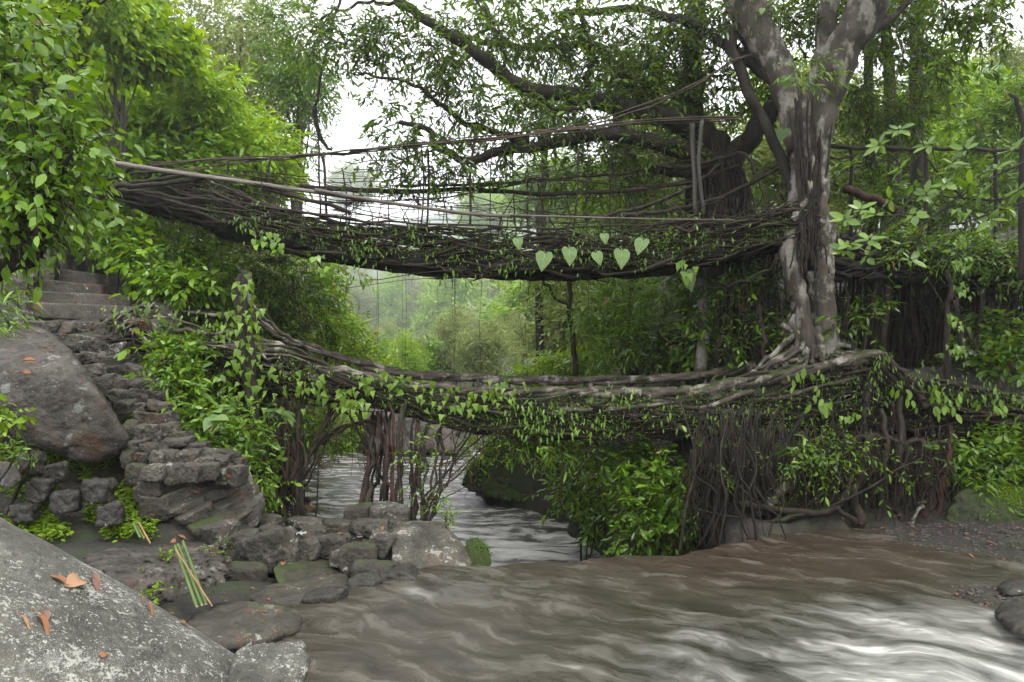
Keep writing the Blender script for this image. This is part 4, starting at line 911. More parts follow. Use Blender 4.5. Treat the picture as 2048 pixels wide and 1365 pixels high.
# --- root pillars under the lower bridge
def pillar(label, base_px, base_d, tops, n_each, seed, leafspots, leaf_label=None):
    rg = np.random.default_rng(seed); b = P(base_px[0], base_px[1], base_d)
    t_ = thing('root_pillar', label, 'root pillar', b, 'root pillars propping the lower bridge')
    for (bx, by, bd, mx, my, md, tx, ty, td, r) in tops:
        for _ in range(n_each):
            a = Acc(); j = rg.normal(size=(3, 3)) * np.array([9, 6, .08])
            pts = PP([(bx + j[0, 0], by + 10, bd + j[0, 2]), (mx + j[1, 0], my + j[1, 1], md + j[1, 2]), (tx + j[2, 0], ty + j[2, 1], td + j[2, 2])])
            limb(a, rg, pts, r * rg.uniform(.35, 1.1), r * rg.uniform(.3, .75), 18, .04, 6, .18); obj('root', a, [M['root'], M['bark'], M['root'], M['deck'], M['bark'], M['root'], M['redroot']][rg.integers(0, 7)], t_)
    a = Acc()
    for _ in range(60):
        k = tops[rg.integers(len(tops))]; q = rg.uniform(0, 1)
        p0 = P(k[0] + (k[6] - k[0]) * q + rg.normal() * 14, k[1] + (k[7] - k[1]) * q, k[2] + rg.normal() * .2)
        p1 = p0 + rg.normal(size=3) * np.array([.22, .12, .35]); limb(a, rg, [p0, (p0 + p1) / 2 + rg.normal(size=3) * .05, p1], .010, .004, 8, .02, 4)
    tag(obj('rootlets', a, M['redroot'], t_), kind='stuff')
    a = Acc()
    for (px, py, d, rp, T, lf, tp) in leafspots:
        o, dr = blob_twigs(rg, [[*P(px, py, d), rp / F * d, rp / F * d * .6, rp / F * d]], T, .2); sprays(a, rg, o, dr, .22, 5, lf, tp, .5)
    if leafspots: obj('foliage', a, M['bright'], t_)
    return t_
pillar('left root pillar fanning up to the lower bridge from the platform edge beside the bather', (575, 1040), 12.35,
       [(535, 1035, 12.2, 545, 940, 12.3, 560, 800, 12.7, .055), (560, 1038, 12.2, 572, 930, 12.3, 580, 800, 12.7, .05), (592, 1038, 12.15, 590, 930, 12.3, 590, 800, 12.8, .06), (598, 1040, 12.1, 590, 950, 12.2, 596, 880, 12.4, .045), (585, 1000, 12.4, 625, 900, 12.6, 690, 800, 12.9, .035), (600, 960, 12.5, 650, 870, 12.7, 665, 790, 13.0, .03), (570, 1030, 12.6, 555, 900, 12.9, 535, 780, 13.4, .05)], 3, 5,
       [(530, 880, 12.2, 40, 22, .12, 'lance'), (545, 960, 12.0, 34, 18, .13, 'oval'), (620, 850, 12.6, 24, 10, .1, 'lance'), (505, 990, 11.8, 30, 16, .11, 'lance')])
pillar('right root pillar, a thicket of upright roots with small leaves behind the pale lichen boulder', (810, 1035), 11.9,
       [(728, 1015, 11.9, 738, 930, 12.3, 740, 835, 12.9, .06), (740, 1012, 12.2, 752, 930, 12.4, 775, 820, 12.9, .05), (765, 1020, 11.7, 765, 930, 12.1, 765, 830, 12.7, .06), (790, 1030, 11.7, 785, 930, 12.1, 790, 800, 12.6, .045), (815, 1035, 11.7, 830, 930, 12.1, 835, 830, 12.7, .05), (845, 1036, 11.7, 845, 940, 12.0, 850, 840, 12.7, .05), (862, 1036, 11.8, 872, 950, 12.1, 878, 860, 12.8, .045), (840, 1030, 12.0, 900, 930, 12.6, 935, 860, 13.0, .02), (850, 1000, 12.0, 950, 900, 12.8, 1010, 870, 13.2, .018), (770, 960, 12.3, 745, 890, 12.6, 690, 815, 12.9, .04), (640, 880, 12.8, 700, 850, 12.8, 760, 845, 12.8, .03)], 3, 6,
       [(845, 960, 11.8, 40, 26, .11, 'narrow'), (830, 900, 12.0, 34, 18, .11, 'lance'), (870, 1015, 11.5, 22, 12, .09, 'narrow'), (900, 1010, 11.6, 14, 8, .07, 'tiny'), (880, 880, 12.4, 40, 14, .1, 'lance')])
# ivy grown stem at the left
stem = thing('ivy_stem', 'dark upright stem wrapped in pale green ivy in front of the lower bridge', 'vine', P(505, 950, 12.0))
a = Acc()
for k in range(5):
    limb(a, rng, PP([(500 + rng.normal() * 8, 960, 12.0), (505 + rng.normal() * 6, 850, 12.0), (492 + rng.normal() * 5, 720, 12.05), (488 + rng.normal() * 4, 600, 12.1), (488, 545, 12.2)]), .09, .05, 26, .02, 7, .15)
obj('stem', a, M['bark'], stem)
a = Acc(); n = 150; py = rng.choice([575, 620, 650, 690, 730, 775, 800, 850], n) + rng.normal(size=n) * 14
pos = PP(list(zip(490 + rng.normal(size=n) * 24, py, 11.9 + rng.normal(size=n) * .08))); hang_leaves(a, rng, pos, .14, 'ivy')
obj('foliage', a, M['ivy'], stem)
# vines trailing over the lower bridge
def vine(label, spots, m_, tpl, size, n, seed, cat='vine', name='trailing_vine'):
    rg = np.random.default_rng(seed); pts = PP([s[:3] for s in spots]); t_ = thing(name, label, cat, pts[0] - UP * .1)
    a = Acc(); limb(a, rg, pts, .010, .006, max(12, len(spots) * 6), .03, 4); obj('stem', a, M['root'], t_)
    a = Acc(); i = rg.integers(0, len(spots), n); r = np.array([s[3] for s in spots])[i] / F * 12.5
    pos = pts[i] + rg.normal(size=(n, 3)) * r[:, None] * np.array([.6, .12, .45]) + np.array([0, -.06, 0])
    hang_leaves(a, rg, pos, size, tpl); obj('foliage', a, m_, t_); return t_
vine('ivy with three pointed leaves trailing over the left end of the lower bridge', [(560, 755, 12.4, 40), (600, 780, 12.35, 34), (640, 775, 12.35, 30), (680, 790, 12.35, 30), (700, 810, 12.35, 26)], M['ivy'], 'ivy', .135, 90, 11)
vine('ivy with pointed leaves trailing from the lower bridge above the right root pillar', [(735, 770, 12.35, 30), (790, 775, 12.3, 30), (850, 785, 12.3, 34), (890, 800, 12.3, 34), (935, 800, 12.3, 30), (1000, 790, 12.3, 36)], M['ivy'], 'ivy', .135, 100, 12)
vine('small bright leaves sprouting from the middle of the lower bridge', [(1030, 800, 12.35, 40), (1060, 830, 12.4, 36), (1120, 840, 12.4, 44), (1190, 850, 12.4, 44), (1080, 860, 12.4, 40)], M['bright'], 'lance', .12, 170, 13)
vine('loose leaves hanging on the lower bridge just left of the fig tree', [(1240, 800, 12.3, 40), (1330, 830, 12.3, 40), (1440, 830, 12.2, 44), (1490, 820, 12.2, 44), (1400, 860, 12.2, 40)], M['bright'], 'lance', .13, 70, 14)
vine('shoot of glossy oval leaves hanging below the fig tree foot', [(1600, 745, 12.0, 26), (1625, 760, 11.95, 24), (1640, 790, 11.9, 26), (1655, 810, 11.9, 24)], M['ivy'], 'oval', .18, 26, 15)
vine('few round leaves dangling right of the glossy shoot under the lower bridge', [(1690, 840, 11.8, 18), (1710, 825, 11.8, 14), (1700, 850, 11.8, 16)], M['bright'], 'heart', .11, 8, 16)
vine('pale leafy shoot hanging at the far right end of the lower bridge', [(1820, 780, 11.7, 30), (1870, 790, 11.6, 26), (1890, 810, 11.6, 24), (1930, 790, 11.6, 40), (2000, 800, 11.6, 50)], M['ivy'], 'oval', .16, 50, 17)
vine('ivy curtain hanging down along the pale roots at the far right', [(1915, 430, 12, 10), (1918, 480, 12, 12), (1915, 530, 12, 14), (1920, 580, 12, 16), (1905, 640, 12, 18), (1915, 700, 12, 16)], M['bright'], 'ivy', .10, 110, 18)
vine('leafy creeper hanging off the left part of the upper bridge', [(545, 480, 13.0, 20), (560, 500, 13.0, 26), (520, 475, 13.1, 20), (630, 520, 13.0, 20), (650, 545, 13.0, 22)], M['bright'], 'heart', .12, 40, 19)
vine('small leaves sprinkled along the front of the upper bridge', [(500, 440, 13.1, 44), (700, 480, 13.0, 60), (850, 470, 13.0, 60), (1000, 490, 13.0, 60), (1150, 500, 13.0, 60), (1300, 480, 13.0, 60), (1420, 470, 13.0, 60), (740, 510, 13, 40), (1000, 545, 13, 50)], M['mid'], 'lance', .11, 330, 20)
vine('drooping dark leaves under the middle of the upper bridge', [(730, 560, 13, 16), (900, 545, 13, 22), (940, 555, 13, 18), (1020, 530, 13, 24), (1060, 530, 13, 24), (690, 570, 13, 20)], M['mid'], 'lance', .16, 36, 24)
vine('bright young leaves hanging at the dark right end of the upper bridge', [(1362, 525, 12.8, 12), (1370, 545, 12.8, 12)], M['ivy'], 'ivy', .17, 9, 25)
vine('mixed small leaves smothering the slanting root right of the fig tree foot', [(1760, 725, 11.9, 30), (1830, 765, 11.75, 34), (1900, 775, 11.65, 40), (1980, 790, 11.6, 44), (2050, 805, 11.5, 44), (1760, 790, 11.9, 40)], M['mid'], 'lance', .10, 330, 31)
vine('small leaves creeping over the rooty left end of the lower bridge by the stairs', [(250, 640, 12.9, 34), (310, 625, 13.0, 40), (370, 650, 12.9, 44), (430, 665, 12.7, 44), (330, 685, 12.6, 40)], M['mid'], 'oval', .10, 170, 33)
# philodendron with large pale heart leaves on the upper bridge
ph = thing('climbing_plant', 'climbing plant with seven big pale heart shaped leaves on the upper bridge', 'climbing plant', P(1150, 540, 13.0))
a = Acc(); limb(a, rng, PP([(1010, 505, 12.98), (1090, 520, 12.98), (1170, 505, 12.98), (1240, 510, 12.98), (1300, 480, 12.98)]), .014, .01, 30, .02, 5); obj('stem', a, M['bark'], ph)
for px, py, hgt, tilt in [(1035, 488, 22, .1), (1090, 523, 36, -.15), (1138, 513, 34, .05), (1192, 518, 26, .25), (1243, 518, 36, 0), (1286, 494, 32, -.3), (1208, 478, 20, .1), (1372, 562, 40, .2)]:
    a = Acc(); s = hgt / F * 12.9 * 1.05; p0 = P(px, py - hgt * .42, 12.86)
    leaves(a, p0[None], np.array([[tilt * 1.6, -.35, -1.0]]), np.array([[tilt * 2.2 + rng.normal() * .3, -1.0, .5 + rng.normal() * .25]]), np.array([s]), 'heart')
    tube(a, spl([p0 + np.array([tilt * .1, .16, .1]), p0 + np.array([0, .05, .06]), p0], 6), .006, 4); lf_ = obj('leaf', a, M['pale'] if px < 1350 else M['dark'], ph); v_ = a.v[0]; a = Acc()
    if px < 1350:
        b_, t_p = v_[0], v_[3]; Y_ = norm(v_[6] - v_[11]) if len(v_) > 11 else np.array([1.0, 0, 0]); nn_ = norm(np.cross(t_p - b_, Y_)); nn_ = nn_ * (-1 if nn_[1] > 0 else 1)
        tube(a, np.array([v_[0], v_[1], v_[2], v_[3]]) + nn_ * .004, np.array([.004, .0035, .003, .0015]), 4)
        for sd in (0, 5):
            for m0, m1 in ((0, 1), (0, 2), (1, 3), (2, 4)): tube(a, np.array([v_[m0], (v_[m0] + v_[4 + sd + m1 - 0]) / 2, v_[4 + sd + m1] * .92 + v_[m0] * .08]) + nn_ * .004, np.array([.003, .0024, .001]), 3)
        obj('vein', a, M['vein'], lf_)

# ------------------------------------------------------------------ the big fig tree and its aerial roots
rng = np.random.default_rng(99)
def limbpx(acc, pts, w0, w1, n=26, amp=.03, seg=9, lump=.10, mid=None):
    d0, d1 = pts[0][2], pts[-1][2]
    return limb(acc, rng, PP(pts), w0 / 2 / F * d0, w1 / 2 / F * d1, n, amp, seg, lump, mid)
fig = thing('fig_tree', 'huge pale barked fig tree rising on fused roots at the lower bridge end', 'tree', P(1625, 725, 13.3))
a = Acc()
for pts, w0, w1 in [([(1618, 730, 13.2), (1606, 640, 13.2), (1586, 560, 13.2), (1576, 480, 13.3), (1594, 420, 13.4), (1602, 330, 13.5), (1592, 250, 13.6)], 32, 34),
                    ([(1652, 735, 13.2), (1652, 640, 13.2), (1650, 560, 13.2), (1648, 470, 13.3), (1634, 400, 13.4), (1630, 300, 13.4), (1642, 200, 13.5)], 38, 42),
                    ([(1600, 730, 13.4), (1625, 650, 13.4), (1622, 560, 13.7), (1615, 480, 13.6), (1618, 400, 13.4), (1612, 320, 13.3), (1600, 230, 13.5)], 22, 46),
                    ([(1575, 730, 13.3), (1612, 690, 13.3), (1632, 620, 13.3), (1622, 540, 13.3)], 26, 22), ([(1690, 735, 13.2), (1668, 700, 13.2), (1655, 640, 13.2)], 24, 20), ([(1640, 740, 13.0), (1640, 690, 13.1), (1632, 640, 13.2)], 26, 18),
                    ([(1585, 440, 13.1), (1610, 400, 13.1), (1622, 340, 13.2), (1618, 270, 13.3)], 14, 16), ([(1640, 450, 13.1), (1648, 380, 13.1), (1645, 300, 13.2), (1652, 230, 13.3)], 16, 20)]:
    limbpx(a, pts, w0, w1, 34, .02, 10, .10)
obj('trunk', a, M['figbark'], fig)
for pts, w0, w1 in [([(1596, 300, 13.6), (1586, 230, 13.7), (1555, 140, 13.9), (1520, 70, 14.1), (1480, -20, 14.3), (1450, -120, 14.5)], 44, 80),
                    ([(1630, 290, 13.4), (1652, 200, 13.3), (1680, 120, 13.2), (1715, 50, 13.1), (1745, -30, 13.0), (1770, -130, 13)], 48, 84),
                    ([(1612, 320, 13.4), (1608, 240, 13.5), (1640, 140, 13.7), (1650, 60, 13.9), (1660, -60, 14)], 34, 40),
                    ([(1455, 60, 14.2), (1470, 120, 14.1), (1500, 190, 14.0), (1530, 245, 13.9), (1562, 310, 13.8), (1588, 380, 13.7), (1596, 450, 13.5)], 22, 20),
                    ([(1565, 180, 13.9), (1480, 110, 14.4), (1400, 60, 14.8), (1310, 25, 15.2), (1220, 20, 15.6), (1120, 28, 16)], 22, 12),
                    ([(1680, 130, 13.2), (1730, 80, 13.4), (1790, 30, 13.7), (1850, -30, 14)], 18, 12)]:
    a = Acc(); limbpx(a, pts, w0, w1, 34, .03, 10, .09, None); obj('limb', a, M['figbark'] if w0 > 30 else M['bark'], fig)
# strands clinging to the fork
a = Acc()
for i in range(22):
    x = rng.uniform(1590, 1655); limbpx(a, [(1620 + (x - 1620) * 1.3, rng.uniform(180, 330), 13.1), (1618 + (x - 1618) * .7, rng.uniform(380, 450), 13.05), (x + rng.normal() * 10, rng.uniform(470, 560), 13.05)], rng.uniform(2, 6), rng.uniform(2, 4), 24, .02, 5)
obj('clinging_roots', a, M['root'], fig)
# root buttress mound
a = Acc()
for i in range(46):
    x = rng.uniform(1500, 1740); y = np.interp(x, [1500, 1620, 1745], [745, 725, 715])
    limbpx(a, [(1630 + rng.normal() * 24, rng.uniform(620, 690), 13.25), ((x + 1630) / 2 + rng.normal() * 8, rng.uniform(690, 715), 13.1), (x, y + rng.uniform(-8, 14), 12.7)], rng.uniform(8, 18), rng.uniform(5, 10), 16, .03, 6)
obj('buttress_roots', a, M['figbark'], fig)
# aerial roots standing round it
def aerial(par, x0, x1, yt, yb, d0, d1, n, w0, w1, mats, lean=16, amp=.05, name='aerial_root'):
    for i in range(n):
        x = rng.uniform(x0, x1); d = rng.uniform(d0, d1); a = Acc()
        limbpx(a, [(x + rng.normal() * lean, yt + rng.normal() * 12, d), (x + rng.normal() * lean * .4, (yt + yb) / 2, d), (x + rng.normal() * lean * .3, yb + rng.normal() * 5, d)], rng.uniform(w0, w1) * .7, rng.uniform(w0, w1), 18, amp, 6, .12)
        obj(name, a, M[mats[rng.integers(len(mats))]], par)
aerial(fig, 1440, 1600, 490, 738, 14.2, 15.4, 34, 3, 14, ['root', 'bark', 'root', 'redroot'])
aerial(fig, 1670, 1760, 470, 735, 13.4, 15.0, 16, 3, 10, ['root', 'bark'])
for pts, w0, w1 in [([(1400, 520, 14.8), (1405, 620, 14.8), (1402, 745, 14.7)], 20, 26), ([(1450, 530, 14.6), (1452, 620, 14.6), (1462, 745, 14.5)], 14, 20), ([(1520, 610, 13.6), (1528, 660, 13.5), (1530, 720, 13.4)], 8, 10), ([(1570, 720, 13.2), (1575, 650, 13.2), (1600, 590, 13.1), (1570, 600, 13.1)], 5, 4), ([(1420, 575, 13.6), (1500, 560, 13.4), (1560, 520, 13.2)], 4, 6)]:
    a = Acc(); limbpx(a, pts, w0, w1, 22, .03, 8); obj('aerial_root', a, M['figbark'] if w0 > 9 else M['root'], fig)
# dark second trunk with the great limbs reaching over the bridge
ban = thing('banyan_tree', 'dark mossy banyan left of the pale fig, one great limb sweeping left over both bridges', 'tree', P(1450, 520, 15.4))
a = Acc()
for pts, w0, w1 in [([(1450, 560, 15.4), (1455, 460, 15.4), (1450, 380, 15.4), (1440, 310, 15.5), (1425, 270, 15.6)], 60, 50), ([(1490, 540, 15.2), (1490, 440, 15.3), (1470, 360, 15.4), (1450, 300, 15.5)], 34, 44), ([(1400, 520, 15.5), (1420, 420, 15.5), (1435, 340, 15.5)], 30, 44),
                    ([(1440, 330, 15.4), (1480, 300, 15.2), (1530, 240, 15.0), (1580, 190, 14.8)], 44, 34), ([(1395, 420, 15.7), (1392, 300, 15.8), (1388, 160, 15.9), (1392, 0, 16), (1395, -120, 16)], 44, 34)]:
    limbpx(a, pts, w0, w1, 30, .04, 10, .14)
obj('trunk', a, M['bark'], ban)
a = Acc()
for i in range(60):
    x = rng.uniform(1405, 1500); limbpx(a, [(1445 + (x - 1445) * .5 + rng.normal() * 8, rng.uniform(270, 360), 15.15), (x + rng.normal() * 10, rng.uniform(380, 440), 15.0), (x + rng.normal() * 22, rng.uniform(470, 540), 14.9)], rng.uniform(2, 7), rng.uniform(2, 7), 20, .05, 5)
tag(obj('clinging_roots', a, M['root'], ban), kind='stuff')
LIMBS = [([(1445, 300, 15.5), (1390, 262, 15.4), (1310, 232, 15.2), (1250, 215, 15.0), (1150, 190, 14.8), (1050, 176, 14.6), (980, 130, 14.5), (900, 72, 14.4), (830, 28, 14.3), (780, -10, 14.3)], 56, 14, 30),
         ([(1440, 330, 15.3), (1370, 300, 15.1), (1290, 280, 14.9), (1200, 268, 14.6), (1100, 287, 14.4), (1000, 303, 14.3), (935, 320, 14.2), (880, 292, 14.1), (855, 258, 14.1), (800, 246, 14.0)], 40, 9, 20),
         ([(1060, 282, 14.35), (1005, 272, 14.3), (920, 240, 14.2), (870, 200, 14.1), (820, 165, 14.0), (750, 150, 13.9), (690, 148, 13.9)], 14, 3, 9),
         ([(1175, 175, 14.8), (1182, 110, 14.8), (1170, 60, 14.8), (1150, -20, 14.8)], 14, 10, 12), ([(1300, 220, 15.2), (1200, 100, 15.8), (1100, 98, 16), (1000, 90, 16.2), (900, 60, 16.4)], 20, 10, 14),
         ([(1060, 185, 14.5), (1090, 205, 14.2), (1120, 220, 14.1), (1180, 210, 14.2)], 8, 6, 7), ([(1420, 340, 15.2), (1340, 345, 15), (1290, 335, 14.9)], 26, 12, 20), ([(870, 50, 14.4), (800, 10, 14.2), (720, 10, 14.1), (640, 40, 14)], 10, 4, 7), ([(1010, 150, 14.5), (990, 60, 14.6), (960, 10, 14.7), (900, -30, 14.8)], 8, 5, 6)]
for pts, w0, w1, mid in LIMBS:
    a = Acc(); n = 60; p = spl(PP(pts), n); p = p + wob(rng, n, .03, 24); rr = np.interp(np.linspace(0, 1, n), [0, .5, 1], [w0, mid, w1]) / 2 / F * p[:, 1]
    tube(a, p, rr[:, None] * (1 + .10 * rng.normal(size=(n, 9)) * .6), 9); obj('limb', a, M['bark'], ban)
# the crown: leafy twigs along the limbs and through the canopy above
def leaf_blobs(lst):
    out = []
    for (px, py, d, rx, ry) in lst: c = P(px, py, d); out.append([*c, rx / F * d, max(.45, rx / F * d * .9), ry / F * d])
    return out
def crown_from(par, blobs, T, k, L, lf, tpl, m_, seed, droop=.55, tw=True, shell=.1, name='crown', twr=.008):
    rg = np.random.default_rng(seed); o, dr = blob_twigs(rg, blobs, T, shell, .7, .9, .05); a = Acc(); t_ = Acc() if tw else None
    sprays(a, rg, o, dr, rg.uniform(.6, 1.2, T) * L, k, lf, tpl, droop, .9, .35, t_, twr); obj(name, a, m_, par)
    if tw and T > 40: obj('twigs', t_, M['bark'], par)
B1 = leaf_blobs([(880, 110, 14.5, 130, 80), (1000, 60, 14.8, 130, 70), (1130, 70, 15, 130, 80), (1270, 90, 15.2, 120, 90), (1050, 230, 14.5, 110, 50), (940, 200, 14.3, 100, 60), (1180, 160, 14.8, 110, 60), (1300, 170, 15.2, 90, 70), (820, 230, 14.1, 90, 60), (760, 60, 14.2, 100, 60),
                 (870, 330, 14.0, 110, 50), (770, 310, 13.9, 70, 50), (1240, 300, 15.2, 100, 50), (1340, 290, 15.3, 70, 60), (1370, 60, 15.5, 90, 90), (720, 100, 14, 70, 60), (1150, 360, 16, 120, 50), (1290, 380, 16.5, 90, 60), (1000, 300, 14.4, 110, 30), (640, 60, 14, 90, 70), (1140, 240, 14.6, 100, 40)])
crown_from(ban, B1, 2750, 7, .55, .17, 'lance', M['fig'], 3, .6)
# second crown layer: the fig tree's own leaves, above and right
B2 = leaf_blobs([(1450, 40, 14.5, 100, 70), (1560, 60, 14.6, 90, 80), (1680, 40, 14.4, 90, 70), (1440, 170, 15.2, 80, 80), (1530, 180, 15.6, 70, 70), (1790, 60, 14.5, 90, 70), (1870, 130, 15, 70, 80), (1700, 200, 15.5, 80, 100), (1930, 10, 13, 90, 50), (1340, 150, 15.8, 80, 90), (1800, 220, 16, 90, 90), (1980, 60, 13.5, 60, 30)])
crown_from(fig, B2, 1350, 7, .55, .19, 'lance', M['fig'], 4, .6)
# unseen canopy added overhead and behind the camera to darken the scene
B3 = [[x, y, z, 2.6, 2.6, 1.5] for x, y, z in [(-2, 14, 14.5), (2, 15, 15), (6, 14, 15.5), (9, 15, 14.5), (4, 18, 15), (8, 19, 15), (0, 18, 14.5), (12, 14, 14), (7.5, 11.5, 14.8), (10, 9, 13.5), (12, 6, 13), (9, 5.5, 14.5), (13, 10, 12), (6.5, 8, 15.5), (12, 2, 12.5), (15, 7, 9), (15, 4, 9.5), (15, 11, 10), (2, 6, 15.5), (5, 3, 14.5), (0, 2, 15.5), (6, -2, 13.5), (2, -3, 14.5), (-3, 4, 16), (10, -3, 10.5), (13, -2, 8), (8, -6, 9), (3, -8, 10), (-2, -8, 11)]]
crown_from(fig, B3, 5200, 7, .7, .27, 'lance', M['fig'], 6, .5, False, name='unseen_shade_canopy')
# epiphytes in the fork
ep = thing('fork_plant', 'leafy plant with split fern like leaves rooted in the fork of the pale fig', 'plant', P(1610, 190, 12.95))
a = Acc(); rg = np.random.default_rng(8)
for px, py, s in [(1600, 150, .5), (1630, 120, .5), (1580, 130, .45), (1650, 150, .42), (1610, 170, .4), (1570, 160, .36)]:
    o = P(px, py, 12.9)[None].repeat(1, 0); sprays(a, rg, np.repeat(o, 4, 0), np.array([[.8, -.4, .2], [-.8, -.5, .1], [.2, -.8, .35], [.6, -.3, -.3]]) + rg.normal(size=(4, 3)) * .2, s, 9, .16, 'narrow', .7, .9, .1)
obj('foliage', a, M['bright'], ep)
for px, py, s, m_ in [(1575, 165, .24, 'mid'), (1566, 270, .26, 'dark'), (1525, 28, .12, 'pale')]:
    a = Acc(); leaves(a, P(px, py - 10, 12.8)[None], np.array([[-.3, -.2, -1]]), np.array([[-.3, -1, .3]]), np.array([s]), 'heart'); obj('leaf', a, M[m_], ep)

# slender trunks right of the fig
for pts, w0, w1, lab in [([(1742, 470, 17), (1742, 300, 17), (1738, 150, 17), (1745, -60, 17)], 22, 16, 'thin dark trunk immediately right of the pale fig'),
                         ([(1792, 480, 17.5), (1785, 300, 17.5), (1775, 160, 17.5), (1768, -40, 17.5)], 28, 18, 'slightly leaning dark trunk, second to the right of the pale fig'),
                         ([(1836, 480, 18), (1835, 300, 18), (1833, 120, 18), (1832, -60, 18)], 26, 22, 'straight dark trunk, third to the right of the pale fig'),
                         ([(1275, 520, 21), (1268, 400, 21), (1255, 310, 21), (1240, 235, 21), (1240, 150, 21)], 34, 24, 'stout mossy trunk behind the upper bridge under the great limb'),
                         ([(1080, 470, 25), (1086, 380, 25), (1090, 290, 25), (1094, 200, 25)], 14, 10, 'thin mossy green trunk behind the middle of the upper bridge')]:
    q = P(*pts[0]); t_ = thing('slender_tree', lab, 'tree', (q[0], q[1], gz(q[0], q[1]) if gz(q[0], q[1]) < q[2] else q[2]))
    a = Acc(); b0 = list(pts[0]); zb = min(gz(q[0], q[1]) - .2, q[2] - .3); yb = CY + (CAMZ - zb) / q[1] * F
    limbpx(a, [(b0[0], yb, b0[2])] + pts, w0 * 1.2, w1, 30, .03, 8); obj('trunk', a, M['bark'], t_)
    e = pts[-1]; crown_from(t_, leaf_blobs([(e[0] + 30, e[1] - 40, e[2], 110, 60), (e[0] - 40, e[1], e[2], 90, 60), (e[0], e[1] + 70, e[2], 70, 50)] if e[1] < 100 else [(e[0], e[1], e[2], 70, 60)]), 420, 6, .5, .17, 'lance', M['mid'], int(e[0]) % 97)

# root curtain under the right end of the lower bridge
cur = thing('root_curtain', 'curtain of brown aerial roots rooted at the weir under the right of the lower bridge', 'root curtain', P(1600, 1060, 11.3))
def weir_y(x): return np.interp(x, [1370, 1450, 1530, 1620, 1700, 1900], [1112, 1095, 1075, 1062, 1052, 1056])
def curtain(par, x0, x1, n, w0, w1, d0, d1, mats, lean=20):
    for i in range(n):
        x = rng.uniform(x0, x1); d = rng.uniform(d0, d1); a = Acc(); y1 = weir_y(x) + 4
        limbpx(a, [(x + rng.normal() * lean, 820 + rng.normal() * 14, d + .5), (x + rng.normal() * lean * .5, 930, d + .2), (x + rng.normal() * lean * .4, 1000, d), (x + rng.normal() * 12, y1, d - .1)], rng.uniform(w0, w1) * .7, rng.uniform(w0, w1), 20, .022, 6, .15)
        obj('root', a, M[mats[rng.integers(len(mats))]], par)
curtain(cur, 1375, 1560, 52, 1.5, 7, 10.3, 12.3, ['root', 'bark', 'deck', 'root', 'deck'], 34)
curtain(cur, 1660, 1900, 36, 1.5, 7, 11.2, 12.6, ['redroot', 'bark', 'root', 'deck'], 28)
for pts, w0, w1, m_ in [([(1893, 890, 11.6), (1888, 950, 11.5), (1868, 1000, 11.3), (1838, 1048, 11.1)], 14, 24, 'redroot'), ([(1480, 1010, 10.9), (1530, 1020, 10.9), (1620, 1025, 10.9), (1680, 1012, 11.0), (1700, 960, 11.1)], 14, 12, 'root'), ([(1520, 1045, 10.8), (1580, 1038, 10.8), (1650, 1024, 10.9), (1690, 1025, 10.9), (1715, 1050, 11)], 9, 12, 'root'),
                        ([(1520, 1030, 11.0), (1555, 985, 11.1), (1585, 940, 11.3), (1600, 900, 11.6)], 26, 18, 'figbark'), ([(1575, 985, 11.1), (1610, 940, 11.2), (1640, 900, 11.5)], 12, 10, 'root'), ([(1720, 1050, 11.0), (1712, 990, 11.1), (1728, 930, 11.3), (1735, 880, 11.6)], 18, 14, 'root'), ([(1800, 1052, 11.1), (1802, 980, 11.2), (1798, 900, 11.4), (1800, 790, 11.9)], 14, 11, 'root'), ([(1755, 1048, 11.1), (1762, 980, 11.3), (1768, 900, 11.5), (1770, 820, 11.8)], 12, 10, 'root'),
                        ([(1705, 880, 11.6), (1760, 875, 11.6), (1820, 885, 11.5), (1895, 890, 11.5)], 12, 10, 'root'), ([(1600, 870, 11.7), (1620, 905, 11.6), (1650, 925, 11.5), (1690, 920, 11.4)], 16, 10, 'root'), ([(1885, 1058, 11.0), (1878, 1000, 11.2), (1895, 920, 11.4), (1898, 850, 11.7)], 14, 11, 'redroot'), ([(1815, 1048, 10.9), (1835, 1020, 10.95), (1850, 1000, 11.1)], 7, 6, 'figbark')]:
    a = Acc(); limbpx(a, pts, w0, w1, 24, .03, 8, .14); obj('root', a, M[m_], cur)
a = Acc()
for i in range(900):
    x = rng.uniform(1380, 1900); y1 = weir_y(x); d = rng.uniform(11, 12.2)
    limbpx(a, [(x, rng.uniform(850, 960), d), (x + rng.normal() * 14, rng.uniform(960, 1010), d), (x + rng.normal() * 16, rng.uniform(1020, y1), d - .1)], rng.uniform(1, 4.2), 1, 12, .05, 4)
tag(obj('rootlets', a, M['root'], cur), kind='stuff')
# dark root wall at the far right under the second deck
wall = thing('root_curtain', 'dark curtain of long straight roots behind the pale forked stems at the far right', 'root curtain', P(1880, 760, 14.5))
aerial(wall, 1740, 2080, 520, 775, 13.5, 15.5, 56, 2, 12, ['bark', 'root', 'deck', 'redroot'], 14)
for pts, w0, w1 in [([(1895, 540, 12.4), (1898, 600, 12.4), (1890, 680, 12.4), (1895, 765, 12.4)], 8, 14), ([(1898, 570, 12.4), (1915, 640, 12.4), (1930, 720, 12.4)], 8, 11), ([(1785, 540, 13.4), (1778, 600, 13.4), (1765, 680, 13.4), (1772, 740, 13.4)], 12, 14), ([(1905, 600, 12.4), (1940, 680, 12.4), (1970, 740, 12.4)], 5, 6), ([(1965, 560, 13), (1955, 660, 13), (1950, 720, 13)], 5, 6)]:
    a = Acc(); limbpx(a, pts, w0, w1, 22, .03, 7); obj('aerial_root', a, M['root'], wall)
a = Acc()
